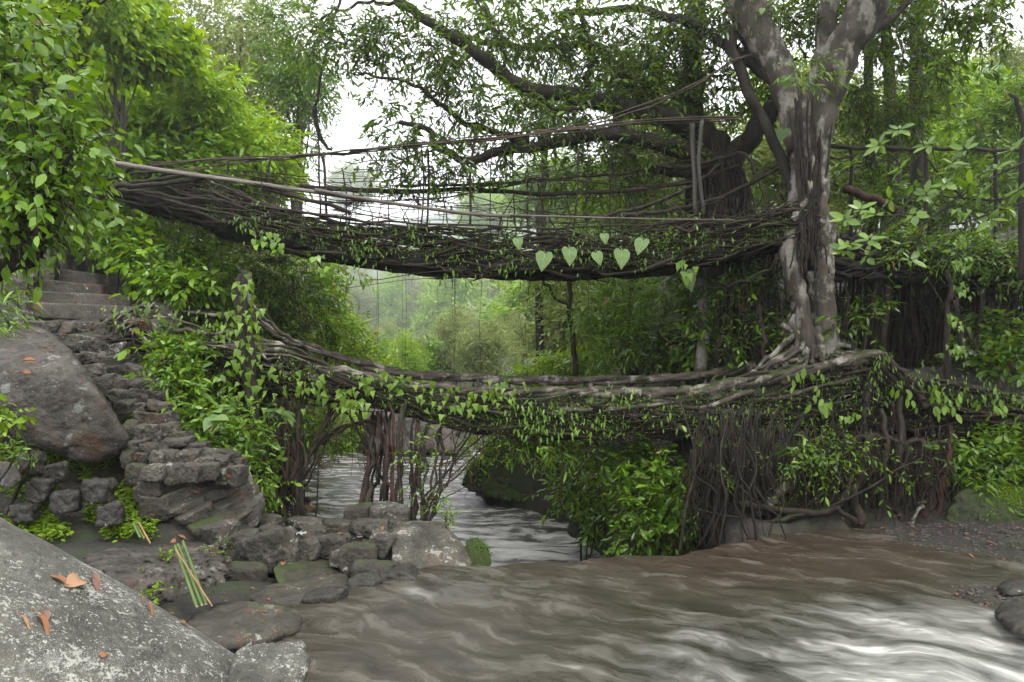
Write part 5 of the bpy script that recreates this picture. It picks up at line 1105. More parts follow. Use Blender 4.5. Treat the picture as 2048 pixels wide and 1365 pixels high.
for i in range(26):
    y = rng.uniform(490, 560); limbpx(a, [(1660, y - 10 + rng.normal() * 8, 13.4), (1780, y + rng.normal() * 8, 13.3), (1920, y + 12 + rng.normal() * 10, 13.0), (2100, y + 20 + rng.normal() * 10, 12.6)], rng.uniform(5, 14), rng.uniform(4, 10), 40, .05, 6)
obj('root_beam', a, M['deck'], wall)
a = Acc(); hull_rock(a, PP([(1670, 490, 13.6), (1670, 545, 13.6), (1900, 500, 13.4), (1900, 560, 13.4), (2140, 520, 13), (2140, 585, 13), (1670, 480, 16), (2140, 500, 16), (2140, 590, 16), (1670, 560, 16)]), 12, 5, .05, 2, 90)
obj('earth_beam', a, M['deck'], wall)
a = Acc()
for i in range(420):
    x = rng.choice([rng.uniform(1430, 1600), rng.uniform(1660, 2070), rng.uniform(1660, 2070)]); d = rng.uniform(13.3, 15.2); y0 = rng.uniform(490, 600); y1 = min(rng.uniform(600, 760), 745)
    limbpx(a, [(x, y0, d), (x + rng.normal() * 8, (y0 + y1) / 2, d), (x + rng.normal() * 10, y1, d)], rng.uniform(.8, 3), .8, 10, .05, 3)
tag(obj('rootlets', a, M['bark'], wall), kind='stuff')
# railing poles right of the fig
rail = thing('side_railing', 'dark horizontal pole railing running right from the pale fig trunk', 'railing', P(1880, 420, 14))
a = Acc(); limbpx(a, [(1660, 293, 14), (1760, 297, 14), (1860, 295, 14), (1960, 298, 14), (2090, 302, 14)], 9, 8, 30, .02, 7); obj('rail', a, M['bark'], rail)
a = Acc(); limbpx(a, [(1660, 315, 14), (1760, 300, 14), (1830, 303, 14)], 4, 4, 20, .03, 5); obj('rail', a, M['root'], rail)
a = Acc(); limbpx(a, [(1690, 380, 13.8), (1740, 395, 13.6), (1790, 420, 13.4)], 16, 18, 16, .03, 8); obj('rail', a, M['redroot'], rail)
for x in (1700, 1850, 1990): 
    a = Acc(); limbpx(a, [(x, 293, 14.02), (x + 3, 360, 14.02), (x, 480, 14.02)], 7, 8, 12, .02, 6); obj('post', a, M['bark'], rail)
tw = thing('bare_tree', 'crooked dark bare trunk at the right edge above the glossy shrub', 'tree', P(2046, 470, 12))
a = Acc(); limbpx(a, [(2046, 560, 12), (2046, 470, 12), (2044, 300, 12), (2046, 240, 12), (2036, 205, 12), (2022, 186, 12)], 16, 7, 24, .02, 8); obj('trunk', a, M['bark'], tw)

# ------------------------------------------------------------------ trees, bushes, ground plants
ALT = {'bright_leaves': 'mid', 'mid_green_leaves': 'bright', 'lime_leaves': 'bright', 'dark_glossy_leaves': 'mid'}
def bush(label, blobs, m_, leaf, tpl, T, seed, cat='bush', name='bush', k=6, L=.4, droop=.5, group=None, shell=.25, tw=True, bark='bark', up=.15, stem=True, spread=.9):
    rg = np.random.default_rng(seed); B = leaf_blobs(blobs); c = np.mean([b[:3] for b in B], 0); zb = min(min(b[2] - b[5] for b in B), c[2])
    g0 = gz(c[0], c[1]); base = np.array([c[0], c[1], min(g0, zb) if g0 > zb - 3 else zb])
    t_ = thing(name, label, cat, base, group); o, dr = blob_twigs(rg, B, T, shell, .8, .8, up)
    a = Acc(); w = Acc() if tw else None; sprays(a, rg, o, dr, rg.uniform(.6, 1.2, T) * L, k, leaf, tpl, droop, spread, .32, w, .007)
    nm_ = 'crown' if cat == 'tree' else 'foliage'
    obj(nm_, a, m_, t_)
    if T > 60 and m_.name in ALT:                    # a second kind of leaf growing through it, and a few dry ones
        T2 = int(T * .45); o, dr = blob_twigs(rg, B, T2, shell, .8, .8, up); a = Acc(); sprays(a, rg, o, dr, rg.uniform(.5, 1.1, T2) * L, k, leaf * .72, {'lance': 'oval', 'oval': 'lance', 'narrow': 'lance', 'broad': 'lance'}.get(tpl, 'lance'), droop * 1.2, spread, .4)
        obj(nm_, a, M[ALT[m_.name]], t_)
        T3 = max(3, T // 40); o, dr = blob_twigs(rg, B, T3, .7); a = Acc(); sprays(a, rg, o, dr, .15, 2, leaf * .9, tpl, .9); obj('dry_leaves', a, M['deadleaf'], t_)
    if stem:
        w = w or Acc()
        for b in B[:14]:
            e = np.array(b[:3]); mdl = (base + e) / 2 + rg.normal(size=3) * .15; limb(w, rg, [base, mdl, e], .03 * (3 if cat == 'tree' else 1), .012, 12, .03, 5)
    if w is not None and w.n: obj('trunk' if cat == 'tree' else 'stems', w, M[bark], t_)
    return t_
def tree(label, px, py, d, rx, ry, m_, leaf, tpl, T, seed, nb=14, k=6, L=.6, tr=.16, group=None, droop=.45, name='tree', bark='fartrunk', lean=0., rs=None, shell=.35, trunk_px=None):
    rg = np.random.default_rng(seed); c = P(px, py, d); R = np.array([rx, rx, ry]) / F * d; rs = rs or R.min() * .42
    B = lumpy(rg, c, R, nb, rs); base = np.array([c[0] + lean, c[1], gz(c[0] + lean, c[1])])
    t_ = thing(name, label, 'tree', base, group); a = Acc(); w = Acc()
    top = c + np.array([0, 0, R[2] * .3]); tp = spl([base - UP * .3, base * .6 + top * .4 + rg.normal(size=3) * .12 * R[0], top], 20); tube(w, tp, np.linspace(tr, tr * .25, 20) * (1 + .06 * rg.normal(size=20)), 8)
    for b in B[:10]:
        s = tp[rg.integers(7, 18)]; limb(w, rg, [s, (s + b[:3]) / 2 + UP * .1 * R[2], b[:3]], tr * .35, tr * .08, 12, .04 * R[0], 5)
    o, dr = blob_twigs(rg, B, T, shell, .8, .8, .1); sprays(a, rg, o, dr, rg.uniform(.6, 1.3, T) * L, k, leaf, tpl, droop, .9, .35, None, .006, .7 if leaf < .3 else .3)
    obj('crown', a, m_, t_); obj('trunk', w, M[bark], t_); return t_

# near overhanging branch, left
bush('big leaved bright green tree leaning into the picture at the top left', [(40, 60, 6.2, 120, 90), (60, 180, 6.0, 110, 80), (20, 280, 5.9, 110, 80), (90, 320, 5.8, 90, 60), (40, 400, 5.8, 90, 70), (-40, 150, 6.2, 120, 200), (110, 220, 6.0, 60, 50), (150, 300, 5.8, 40, 30), (-20, 480, 5.7, 60, 40), (20, 455, 5.8, 60, 50), (110, 400, 5.8, 60, 30)], M['bright'], .118, 'broad', 500, 101, 'tree', 'broadleaf_tree', 6, .34, .75, shell=.3)
# bright trees behind the upper bridge, left
tree('lime green bushy tree behind the upper bridge, tallest of the bright ones', 430, 250, 19, 130, 130, M['lime'], .24, 'lance', 1500, 111, 20, 7, .55, .14)
tree('lime green tree spreading to the right, just left of the open sky', 520, 330, 21, 100, 90, M['lime'], .25, 'lance', 1000, 112, 14, 7, .55, .12)
tree('yellow green tree above the start of the bamboo hand pole', 240, 240, 18, 110, 110, M['lime'], .21, 'broad', 1050, 113, 16, 6, .5, .14)
tree('airy lime tree at the top left whose thin branches show against the sky', 250, 70, 16, 150, 90, M['lime'], .22, 'broad', 1000, 114, 16, 6, .5, .12, name='airy_tree')
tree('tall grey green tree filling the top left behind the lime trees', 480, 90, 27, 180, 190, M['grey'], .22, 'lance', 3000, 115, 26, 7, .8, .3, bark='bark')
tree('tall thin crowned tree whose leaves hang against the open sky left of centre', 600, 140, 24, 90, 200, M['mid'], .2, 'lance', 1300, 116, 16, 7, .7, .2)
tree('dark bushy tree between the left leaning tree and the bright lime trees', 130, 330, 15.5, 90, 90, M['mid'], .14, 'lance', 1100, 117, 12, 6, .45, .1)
tree('low bright tree right behind the left anchorage of the upper bridge', 330, 320, 17.5, 120, 70, M['bright'], .22, 'lance', 950, 118, 12, 7, .5, .1)
ab = thing('slender_tree', 'slim dark tree with a forked bare stem standing left among the lime leaves', 'tree', P(140, 480, 14))
a = Acc(); limbpx(a, [(138, 520, 14), (140, 260, 14), (142, 130, 14), (165, 30, 14), (220, -40, 14)], 16, 6, 30, .03, 7); limbpx(a, [(165, 30, 14), (160, 0, 14), (150, -60, 14)], 9, 5, 12, .02, 6); limbpx(a, [(166, 28, 14), (195, 12, 14), (240, -12, 14)], 6, 4, 12, .02, 6); obj('trunk', a, M['bark'], ab)
crown_from(ab, leaf_blobs([(200, -20, 14, 80, 50), (130, -40, 14, 70, 50)]), 260, 6, .5, .15, 'broad', M['lime'], 41)
# dangling mossy branch
db = thing('bare_branch', 'crooked dark dead branch hanging against the sky left of centre', 'branch', P(640, 300, 15))
a = Acc(); limbpx(a, [(628, 215, 15), (630, 240, 15), (636, 265, 15), (650, 290, 15), (664, 300, 15)], 12, 5, 20, .015, 7); limbpx(a, [(636, 265, 15), (640, 300, 15), (646, 330, 15)], 4, 2, 10, .02, 5); limbpx(a, [(628, 215, 15), (650, 120, 15.1), (670, 40, 15.2), (690, -60, 15.4)], 5, 6, 20, .03, 5); obj('branch', a, M['bark'], db)

# slope plants, left
LEFT = [('bright leafy bush on the slope above the top stone steps', [(210, 430, 15.2, 60, 40), (165, 455, 15.6, 50, 34), (250, 470, 14.8, 56, 44)], 'bright', .15, 'broad', 330),
        ('bright leafy bush hanging beside the middle of the worn slab steps', [(295, 520, 14.3, 54, 40), (262, 500, 14.7, 44, 34), (328, 556, 14.0, 46, 34)], 'bright', .15, 'broad', 340),
        ('leafy bush nearest the end of the slab steps, above the left abutment', [(350, 565, 13.8, 46, 30), (315, 580, 14.0, 26, 18), (390, 575, 14.0, 40, 30)], 'bright', .14, 'broad', 260),
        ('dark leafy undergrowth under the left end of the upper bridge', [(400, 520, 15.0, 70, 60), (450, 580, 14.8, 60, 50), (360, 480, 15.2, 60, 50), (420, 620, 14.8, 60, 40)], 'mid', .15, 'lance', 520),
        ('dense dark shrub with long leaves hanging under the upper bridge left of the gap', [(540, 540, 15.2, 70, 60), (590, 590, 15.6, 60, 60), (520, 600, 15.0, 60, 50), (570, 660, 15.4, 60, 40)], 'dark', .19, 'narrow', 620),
        ('sunlit yellow green bush at the left side of the gap between the bridges', [(640, 640, 18, 60, 70), (690, 690, 18.5, 50, 50), (650, 580, 18.4, 40, 50), (610, 540, 18, 50, 50)], 'lime', .14, 'lance', 1000),
        ('pale bushes at the far side behind the left of the lower bridge', [(720, 720, 21, 50, 40), (760, 745, 22, 50, 30), (700, 670, 20.5, 36, 50)], 'lime', .15, 'lance', 600),
        ('bright leafy shrub beside the stairway below the red flower', [(330, 700, 12.3, 36, 22), (370, 705, 12.3, 30, 18), (345, 730, 12.2, 40, 22)], 'bright', .12, 'oval', 150),
        ('bright fern shrub beside the middle of the rough stone stairway', [(355, 760, 12.0, 44, 34), (340, 800, 11.9, 34, 30), (380, 800, 11.9, 44, 34)], 'bright', .12, 'lance', 300),
        ('leafy plants with a big round leaf beside the lower stairway', [(400, 860, 11.5, 50, 34), (440, 850, 11.5, 40, 30), (380, 840, 11.4, 36, 30)], 'bright', .13, 'lance', 280),
        ('long leaved weeds between the lower stairway and the left root pillar', [(470, 900, 11.2, 36, 40), (500, 950, 11.2, 30, 40), (520, 1000, 11.2, 24, 30), (490, 870, 11.3, 30, 40)], 'bright', .13, 'lance', 260),
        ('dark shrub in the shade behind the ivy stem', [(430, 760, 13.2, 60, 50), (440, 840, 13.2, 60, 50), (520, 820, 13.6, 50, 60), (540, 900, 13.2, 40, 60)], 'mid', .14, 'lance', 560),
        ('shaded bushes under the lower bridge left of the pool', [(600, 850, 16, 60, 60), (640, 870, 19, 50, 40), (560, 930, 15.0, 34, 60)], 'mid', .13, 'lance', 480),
        ('leafy vine bush at the left abutment of the lower bridge', [(320, 668, 12.8, 40, 14), (400, 680, 12.7, 40, 14), (450, 735, 12.4, 40, 20)], 'mid', .11, 'oval', 80)]
for i, (lab, bl, mm, lf, tp, T) in enumerate(LEFT): bush(lab, bl, M[mm], lf * 1.25, tp, int(T * .5), 200 + i)
# grassy fringe left of the steps
bush('long grassy leaves at the left edge beside the slab steps', [(-5, 560, 11.5, 30, 26), (0, 610, 11.2, 26, 30), (-12, 655, 10.9, 30, 24)], M['bright'], .2, 'narrow', 56, 231, 'plant', 'grassy_plant', 5, .4, .8)
bush('small leafy plant under the overhang of the large brown boulder', [(15, 830, 9.6, 24, 22)], M['lime'], .13, 'broad', 26, 232, 'plant', 'small_plant', 5, .2)
bush('little five leaved herb at the foot of the large brown boulder', [(30, 905, 9.2, 22, 10)], M['bright'], .11, 'lance', 18, 233, 'plant', 'small_plant', 5, .2)
bush('small bright weed beside the leaning bamboo poles', [(318, 1185, 7.4, 12, 10)], M['lime'], .08, 'broad', 10, 234, 'plant', 'small_plant', 4, .1)
bush('small weeds on the rough ledge behind the leaning bamboo poles', [(320, 1130, 8.2, 20, 14), (345, 1110, 8.4, 16, 12)], M['moss_leaf'], .045, 'oval', 40, 235, 'plant', 'small_plant', 5, .1)
bush('small weeds between the blocky stone and the long leaning slab', [(435, 1100, 9.0, 20, 16), (425, 1120, 8.9, 12, 20)], M['moss_leaf'], .05, 'lance', 36, 236, 'plant', 'small_plant', 5, .12)
bush('tuft of fine leaves on the crest of the pale lichen boulder', [(895, 1038, 10.4, 14, 10)], M['lime'], .07, 'narrow', 24, 237, 'plant', 'small_plant', 5, .12)
bush('heart leaved seedling by the big round leaf at the lower stairway', [(430, 835, 11.1, 16, 12)], M['pale'], .3, 'heart', 3, 238, 'plant', 'broad_leaved_plant', 3, .15)
bush('white green rosette of long leaves in front of the ivy stem', [(540, 820, 11.6, 20, 14)], M['pale'], .26, 'lance', 7, 239, 'plant', 'broad_leaved_plant', 5, .12, .7)
bush('bromeliad like red flower beside the left abutment of the lower bridge', [(278, 652, 12.6, 8, 5)], M['deadleaf'], .10, 'narrow', 6, 240, 'flower', 'red_flower', 5, .06, 0.2)
# moss wall ground cover
rg = np.random.default_rng(300); a = Acc(); n = 8000
px = rg.uniform(-20, 320, n); py = rg.uniform(880, 1085, n); cl = nz(np.stack([px / 60, py / 60, px * 0], 1), .8, 61, 3); keep = (cl > -.45) & (py > 885 + (px < 130) * 10)
px, py = px[keep], py[keep]; pos = []
for x_, y_ in zip(px, py):
    d = np.linspace(7.8, 11.6, 60); X_ = (x_ - CX) / F * d; Z_ = CAMZ - (y_ - CY) / F * d; g = ground(X_, d); k = np.argmax(g >= Z_)
    if g[k] >= Z_[k]: pos.append([X_[k], d[k], g[k]])
pos = np.array(pos); n = len(pos); dr = rg.normal(size=(n, 3)) * np.array([1, 1, .2]) + np.array([0, -.5, .2])
leaves(a, pos + UP * rg.uniform(.02, .10, (n, 1)) + np.array([0, -.07, 0]), dr, np.array([0, -.6, 1.0]) + rg.normal(size=(n, 3)) * .3, .07 * rg.uniform(.5, 1.3, n), 'oval')
tag(obj('ground_cover', a, M['moss_leaf'], loc=(-6, 9.5, 2.5)), 'tiny bright leaves carpeting the mossy bank under the brown boulder', 'ground cover', kind='stuff')

rg = np.random.default_rng(301); pos = []
for x0, x1, y0, y1, n in [(7.6, 17, 10.2, 17, 5200), (-16, -9.2, 8, 20, 5200), (3.2, 8, 13.2, 17, 1800)]:
    x = rg.uniform(x0, x1, n); y = rg.uniform(y0, y1, n); k = nz(np.stack([x, y, x * 0], 1), .5, 62, 3) > -.3; pos.append(np.stack([x[k], y[k], ground(x[k], y[k]) + rg.uniform(.03, .22, k.sum())], 1))
pos = np.vstack(pos); n = len(pos); k = ~((np.abs(pos[:, 0] + 9.6) < 1.5) & (pos[:, 1] < 17)); pos = pos[k]; n = len(pos); a = Acc()
leaves(a, pos, rg.normal(size=(n, 3)) * np.array([1, 1, .3]), UP + rg.normal(size=(n, 3)) * .45, .13 * rg.uniform(.4, 1.4, n), 'lance')
tag(obj('undergrowth', a, M['mid'], loc=(8, 13, 4)), 'low leafy undergrowth carpeting the forest slopes', 'undergrowth', kind='stuff')

# right side
RIGHT = [('shrub of long glossy leaves cascading down the dark cliff under the lower bridge', [(1230, 930, 13.6, 70, 50), (1300, 920, 13.0, 70, 40), (1330, 980, 12.4, 60, 50), (1280, 1010, 12.4, 50, 50), (1330, 1060, 11.9, 50, 36), (1380, 1000, 11.9, 40, 60), (1270, 1080, 12.2, 30, 30)], 'mid', .15, 'lance', 900),
         ('bright leaves hanging at the pool side edge of the dark cliff', [(1150, 930, 15.6, 50, 50), (1130, 980, 15.6, 40, 40), (1200, 990, 14.6, 44, 44), (1190, 1040, 14.4, 30, 30)], 'bright', .14, 'lance', 420),
         ('ferny tuft dangling under the middle of the lower bridge', [(1070, 880, 13.0, 40, 30), (1120, 890, 13.2, 40, 26), (1030, 870, 13.2, 30, 20)], 'bright', .16, 'narrow', 170),
         ('bushes on top of the mossy pool side boulder', [(1000, 885, 20.8, 60, 22), (1080, 880, 20.6, 60, 26), (950, 910, 20.6, 26, 26), (1130, 890, 19, 50, 30)], 'lime', .13, 'lance', 620),
         ('yellow green bush in the gap just above the lower bridge at its middle', [(1120, 735, 20, 60, 26), (1180, 725, 19.5, 50, 26), (1060, 750, 21, 40, 14)], 'lime', .17, 'lance', 560),
         ('tall dark bamboo like thicket between the bridges left of the fig', [(1200, 620, 19, 70, 70), (1260, 580, 18.5, 60, 60), (1300, 660, 18, 60, 60), (1340, 580, 17.5, 60, 60), (1240, 690, 18, 60, 40)], 'bright', .19, 'narrow', 1100),
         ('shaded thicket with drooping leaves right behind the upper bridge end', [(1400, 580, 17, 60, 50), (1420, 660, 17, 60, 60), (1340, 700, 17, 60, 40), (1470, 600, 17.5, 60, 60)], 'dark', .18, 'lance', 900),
         ('dark leaves in front of the pale fig roots between the bridges', [(1380, 560, 14.6, 30, 30), (1420, 620, 14.8, 36, 40), (1390, 680, 14.8, 34, 30)], 'mid', .15, 'lance', 170),
         ('bright shrub with stiff leaves growing at the angular mossy rock under the root curtain', [(1650, 905, 11.0, 50, 26), (1600, 920, 11.0, 36, 22), (1700, 900, 11.1, 40, 24), (1640, 930, 10.9, 36, 16)], 'bright', .10, 'lance', 130),
         ('leafy hanging shoots among the dark aerial roots left of the fig', [(1460, 580, 14.0, 34, 40), (1520, 560, 13.9, 40, 30), (1550, 640, 13.8, 34, 40), (1480, 680, 14.0, 36, 40), (1570, 690, 13.6, 24, 24)], 'mid', .13, 'lance', 300),
         ('small leaves sprinkled over the brown root curtain at the weir', [(1420, 930, 10.9, 50, 50), (1480, 900, 11.0, 50, 30), (1540, 940, 11.0, 50, 40), (1400, 1020, 10.6, 30, 40), (1760, 940, 11.0, 60, 40), (1840, 920, 11.0, 50, 30)], 'mid', .07, 'oval', 80),
         ('black green thicket closing the view behind the far right root curtain', [(1800, 640, 16.8, 70, 60), (1880, 620, 16.8, 70, 70), (1960, 620, 16.6, 70, 70), (2040, 620, 16.6, 70, 70), (1720, 620, 17, 60, 60), (2040, 520, 16.6, 60, 50)], 'dark', .19, 'lance', 1300),
         ('tiny yellow leaves covering the angular mossy rock', [(1635, 955, 11.3, 36, 20)], 'moss_leaf', .05, 'oval', 160),
         ('leafy bush on the bank at the right edge above the mossy gravel boulder', [(1960, 900, 11.6, 50, 40), (2020, 930, 11.2, 50, 34), (1940, 950, 11.4, 40, 20), (2050, 890, 11.4, 40, 40)], 'bright', .13, 'lance', 420),
         ('dark bush under the right end of the lower bridge at the picture edge', [(1960, 850, 12.4, 60, 30), (2040, 840, 12.2, 60, 40)], 'mid', .13, 'lance', 300),
         ('shrub in front of the dark root curtain at the far right', [(1980, 650, 12.8, 40, 30), (2030, 680, 12.6, 50, 40), (2010, 730, 12.4, 60, 40), (1950, 720, 12.6, 40, 30)], 'mid', .14, 'oval', 360),
         ('leafy creepers over the dark root beam at the far right', [(1900, 500, 12.8, 70, 26), (1990, 515, 12.6, 70, 26), (1820, 490, 12.9, 50, 20), (2060, 540, 12.4, 50, 30)], 'mid', .12, 'lance', 520),
         ('bushes on the bank behind the railing right of the fig', [(1760, 400, 16, 70, 50), (1860, 420, 16, 80, 50), (1960, 400, 15.5, 80, 60), (2040, 330, 15.5, 60, 80), (1720, 330, 17, 50, 50)], 'mid', .15, 'lance', 900),
         ('bright green tree at the right edge behind the bare crooked trunk', [(1990, 250, 18, 70, 60), (2040, 200, 18, 60, 60), (1950, 320, 18, 50, 40)], 'bright', .16, 'lance', 800),
         ('small plants sprouting beside the fig foot on its right', [(1720, 640, 12.9, 30, 30), (1750, 610, 13, 30, 24), (1690, 640, 12.8, 20, 20)], 'mid', .16, 'lance', 50)]
for i, (lab, bl, mm, lf, tp, T) in enumerate(RIGHT): bush(lab, bl, M[mm], lf * 1.25, tp, int(T * .5), 400 + i)
# glossy shrub with rosettes of large leaves, nearer to the camera
gs = thing('glossy_shrub', 'shrub with rosettes of large glossy pale leaves in front of the fig at the right', 'shrub', P(2060, 560, 8.6)); rg = np.random.default_rng(55); a = Acc(); w = Acc()
BR = [[(2090, 300, 9), (1980, 360, 8.9), (1900, 410, 8.8), (1850, 450, 8.7), (1720, 560, 8.6)], [(2090, 400, 9), (2000, 420, 8.9), (1900, 450, 8.8), (1830, 480, 8.8), (1790, 500, 8.7)], [(2090, 390, 9), (1990, 398, 9), (1900, 395, 9), (1830, 380, 9)], [(1930, 400, 9), (1870, 340, 9), (1850, 300, 9), (1850, 260, 9)], [(1850, 440, 8.8), (1760, 430, 8.7), (1700, 480, 8.6)]]
for b in BR: limb(w, rg, PP(b), .016, .006, 24, .02, 5)
tips = [(1700, 490, 8.5), (1740, 480, 8.5), (1690, 500, 8.55), (1770, 470, 8.6), (1800, 490, 8.6), (1750, 430, 8.7), (1850, 390, 8.8), (1890, 370, 8.7), (1880, 350, 8.8), (1830, 375, 8.9), (1800, 340, 9), (1860, 290, 9), (1940, 370, 8.8), (1960, 390, 8.9), (1990, 340, 9), (1930, 300, 9.1), (2010, 420, 8.9), (2040, 380, 8.9), (2030, 300, 9), (1830, 430, 8.7), (1780, 400, 8.9), (1720, 420, 9), (1905, 330, 9), (1770, 520, 8.7), (1820, 520, 8.8), (1690, 440, 8.9), (1735, 515, 8.6), (1760, 290, 9.1), (1800, 260, 9.2), (1700, 330, 9.3), (1980, 440, 8.9)]
for tpx in tips:
    o = P(*tpx); nl = rg.integers(6, 10); ax_ = norm(rg.normal(size=3) * .4 + np.array([-.4, -.3, .7])); an = rg.uniform(0, 6.28) + np.arange(nl) * 2.4
    e1 = norm(np.cross(ax_, [0, 1, .3])); e2 = np.cross(ax_, e1); dr = np.cos(an)[:, None] * e1 + np.sin(an)[:, None] * e2 + ax_ * rg.uniform(-.1, .7, (nl, 1)) - UP * .15
    leaves(a, np.repeat(o[None], nl, 0) + dr * .02, dr, np.repeat(ax_[None], nl, 0) + rg.normal(size=(nl, 3)) * .2, .18 * rg.uniform(.5, 1.2, nl), 'oval')
    j = rg.integers(len(BR)); q = PP(BR[j]); q = q[np.argmin(np.linalg.norm(q - o, axis=1))]; limb(w, rg, [q, (q + o) / 2 - UP * .05, o], .008, .005, 8, .01, 4)
obj('foliage', a, leaf_mat('glossy_pale_leaves', [(.06, .12, .012), (.10, .18, .018), (.16, .26, .035)], .3, .28, spec=.5), gs); obj('branches', w, M['bark'], gs)

# palm behind
pl = thing('palm_tree', 'palm with drooping fronds and orange seed stalks in the right hand background', 'palm', P(1935, 420, 24))
a = Acc(); limbpx(a, [(1935, 480, 24), (1937, 330, 24), (1938, 160, 24)], 8, 6, 20, .03, 7); obj('trunk', a, M['fartrunk'], pl)
rg = np.random.default_rng(66)
for i in range(13):
    an = i * 2.4; el = rg.uniform(-.1, 1.0); d0 = np.array([math.cos(an), math.sin(an) * .8, el]); s = np.linspace(0, 1, 16)[:, None]
    c = P(1938, 160, 24) + norm(d0) * s * 1.5 - UP * s ** 2 * .9; a = Acc(); tube(a, c, np.linspace(.02, .005, 16), 4); T_ = np.gradient(c, axis=0); sd = norm(np.cross(T_, UP))
    for sg in (1, -1): leaves(a, c[2:], sd[2:] * sg + norm(T_[2:]) * .5 - UP * .4, np.repeat(UP[None], 14, 0), .75 * np.sin(np.linspace(.5, 2.9, 14)), 'narrow')
    obj('frond', a, M['bright'], pl)
a = Acc()
for i in range(14): hang(a, rg, P(1938 + rg.normal() * 3, 165, 23.8), rg.uniform(.4, .75), .015, 6, .06, 4)
obj('seed_stalk', a, M['deadleaf'], pl)
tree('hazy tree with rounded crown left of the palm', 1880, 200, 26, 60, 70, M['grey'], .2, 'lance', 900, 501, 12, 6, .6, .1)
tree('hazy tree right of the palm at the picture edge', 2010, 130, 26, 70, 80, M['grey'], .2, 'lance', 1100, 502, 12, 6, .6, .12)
tree('broad shaded tree behind the slender trunks right of the fig', 1760, 250, 24, 130, 130, M['mid'], .2, 'lance', 1500, 503, 16, 6, .7, .2)

# ------------------------------------------------------------------ the valley seen through the gap
MID = [('curved dark trunked tree standing in the middle of the gap between the bridges', 890, 600, 33, 70, 110, 'lime', 900, .22, 0),
       ('rounded pale tree right of the curved trunk in the gap', 970, 680, 30, 60, 60, 'grey', 900, .12, 0), ('tall light tree behind the curved trunk in the gap', 960, 580, 38, 70, 90, 'grey', 900, .16, 0),
       ('yellow leaved tree in the gap under the middle of the upper bridge', 1080, 610, 28, 60, 70, 'lime', 800, .10, 0), ('green tree in the gap left of the thin black trunk', 1030, 660, 26, 50, 80, 'bright', 800, .10, 0),
       ('pale green tree at the left of the gap above the sunlit bush', 690, 590, 40, 60, 80, 'grey', 900, .16, 0), ('brownish pale tree in the gap between the sunlit bush and the misty valley', 735, 640, 44, 50, 60, 'grey', 700, .14, 0),
       ('light green tree low in the misty middle of the gap', 800, 720, 46, 50, 34, 'lime', 700, .1, 0), ('light green tree low in the gap by the foot of the curved trunk', 860, 730, 36, 46, 34, 'bright', 700, .1, 0),
       ('bushy tree on the far bank behind the left root pillar', 660, 850, 33, 70, 60, 'bright', 900, .1, 0), ('green shrubby tree on the far bank just above the pool', 700, 880, 31, 40, 34, 'lime', 500, .08, 0),
       ('small crowned hazy tree seen over the upper bridge just right of the dead branch', 700, 375, 48, 50, 40, 'grey', 700, .12, 0), ('yellow green treetop seen over the upper bridge at centre', 970, 420, 42, 70, 40, 'lime', 800, .12, 0),
       ('green treetop seen over the upper bridge right of the yellow one', 1090, 370, 30, 60, 60, 'bright', 700, .14, 0), ('treetops beyond the upper bridge left of the stout mossy trunk', 1190, 390, 27, 80, 60, 'mid', 800, .14, 0), ('treetops beyond the upper bridge right of the stout mossy trunk', 1350, 400, 26, 70, 60, 'mid', 700, .14, 0)]
for i, (lab, px, py, d, rx, ry, mm, T, tr, lean) in enumerate(MID):
    k_ = 1.0 if py > 840 else 1.4 if 715 < py < 760 else 7.0 if px < 830 else 5.0 if px < 985 else 3.6 if px < 1060 else 2.2; tree(lab, px, py, d * k_, rx, ry, M[mm], (.20 + d * .003) * k_ ** .9, 'lance' if k_ < 2 else 'tiny', int(T * 1.6), 600 + i, 16, 6, 1.0 * k_ ** .9, tr * k_, lean=lean)
bt = thing('slender_tree', 'thin black forked trunk in the gap between the bridges, bare below', 'tree', P(1146, 740, 19))
a = Acc(); limbpx(a, [(1150, 770, 19), (1146, 700, 19), (1138, 620, 19), (1136, 540, 19), (1140, 470, 19)], 11, 8, 26, .03, 7); limbpx(a, [(1138, 612, 19), (1110, 598, 19), (1095, 575, 19), (1085, 560, 19)], 7, 4, 14, .03, 6); obj('trunk', a, M['bark'], bt)
crown_from(bt, leaf_blobs([(1140, 470, 19, 60, 40), (1085, 560, 19, 40, 26)]), 260, 6, .5, .15, 'lance', M['bright'], 71)
# forest of the valley floor and slopes: copies of five kinds of hazy trees
protos = []
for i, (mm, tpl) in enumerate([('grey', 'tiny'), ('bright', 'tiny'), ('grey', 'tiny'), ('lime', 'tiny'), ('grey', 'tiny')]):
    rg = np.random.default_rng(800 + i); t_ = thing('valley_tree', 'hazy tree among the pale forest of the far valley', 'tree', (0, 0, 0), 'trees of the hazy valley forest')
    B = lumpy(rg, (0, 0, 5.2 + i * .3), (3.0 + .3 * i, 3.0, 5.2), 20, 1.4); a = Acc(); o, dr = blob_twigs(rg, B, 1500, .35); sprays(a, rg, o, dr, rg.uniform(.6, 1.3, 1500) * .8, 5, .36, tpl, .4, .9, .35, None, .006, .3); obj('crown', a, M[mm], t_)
    w = Acc(); limb(w, rg, [(0, 0, -.6), (.1, 0, 3), (0, .1, 7)], .22, .08, 12, .06, 7)
    for b in B[:6]: limb(w, rg, [(0, 0, 3.5), tuple((np.array([0, 0, 4.5]) + b[:3]) / 2), tuple(b[:3])], .08, .02, 8, .05, 5)
    obj('trunk', w, M['fartrunk'], t_); protos.append(t_)
rg = np.random.default_rng(900); spots = []
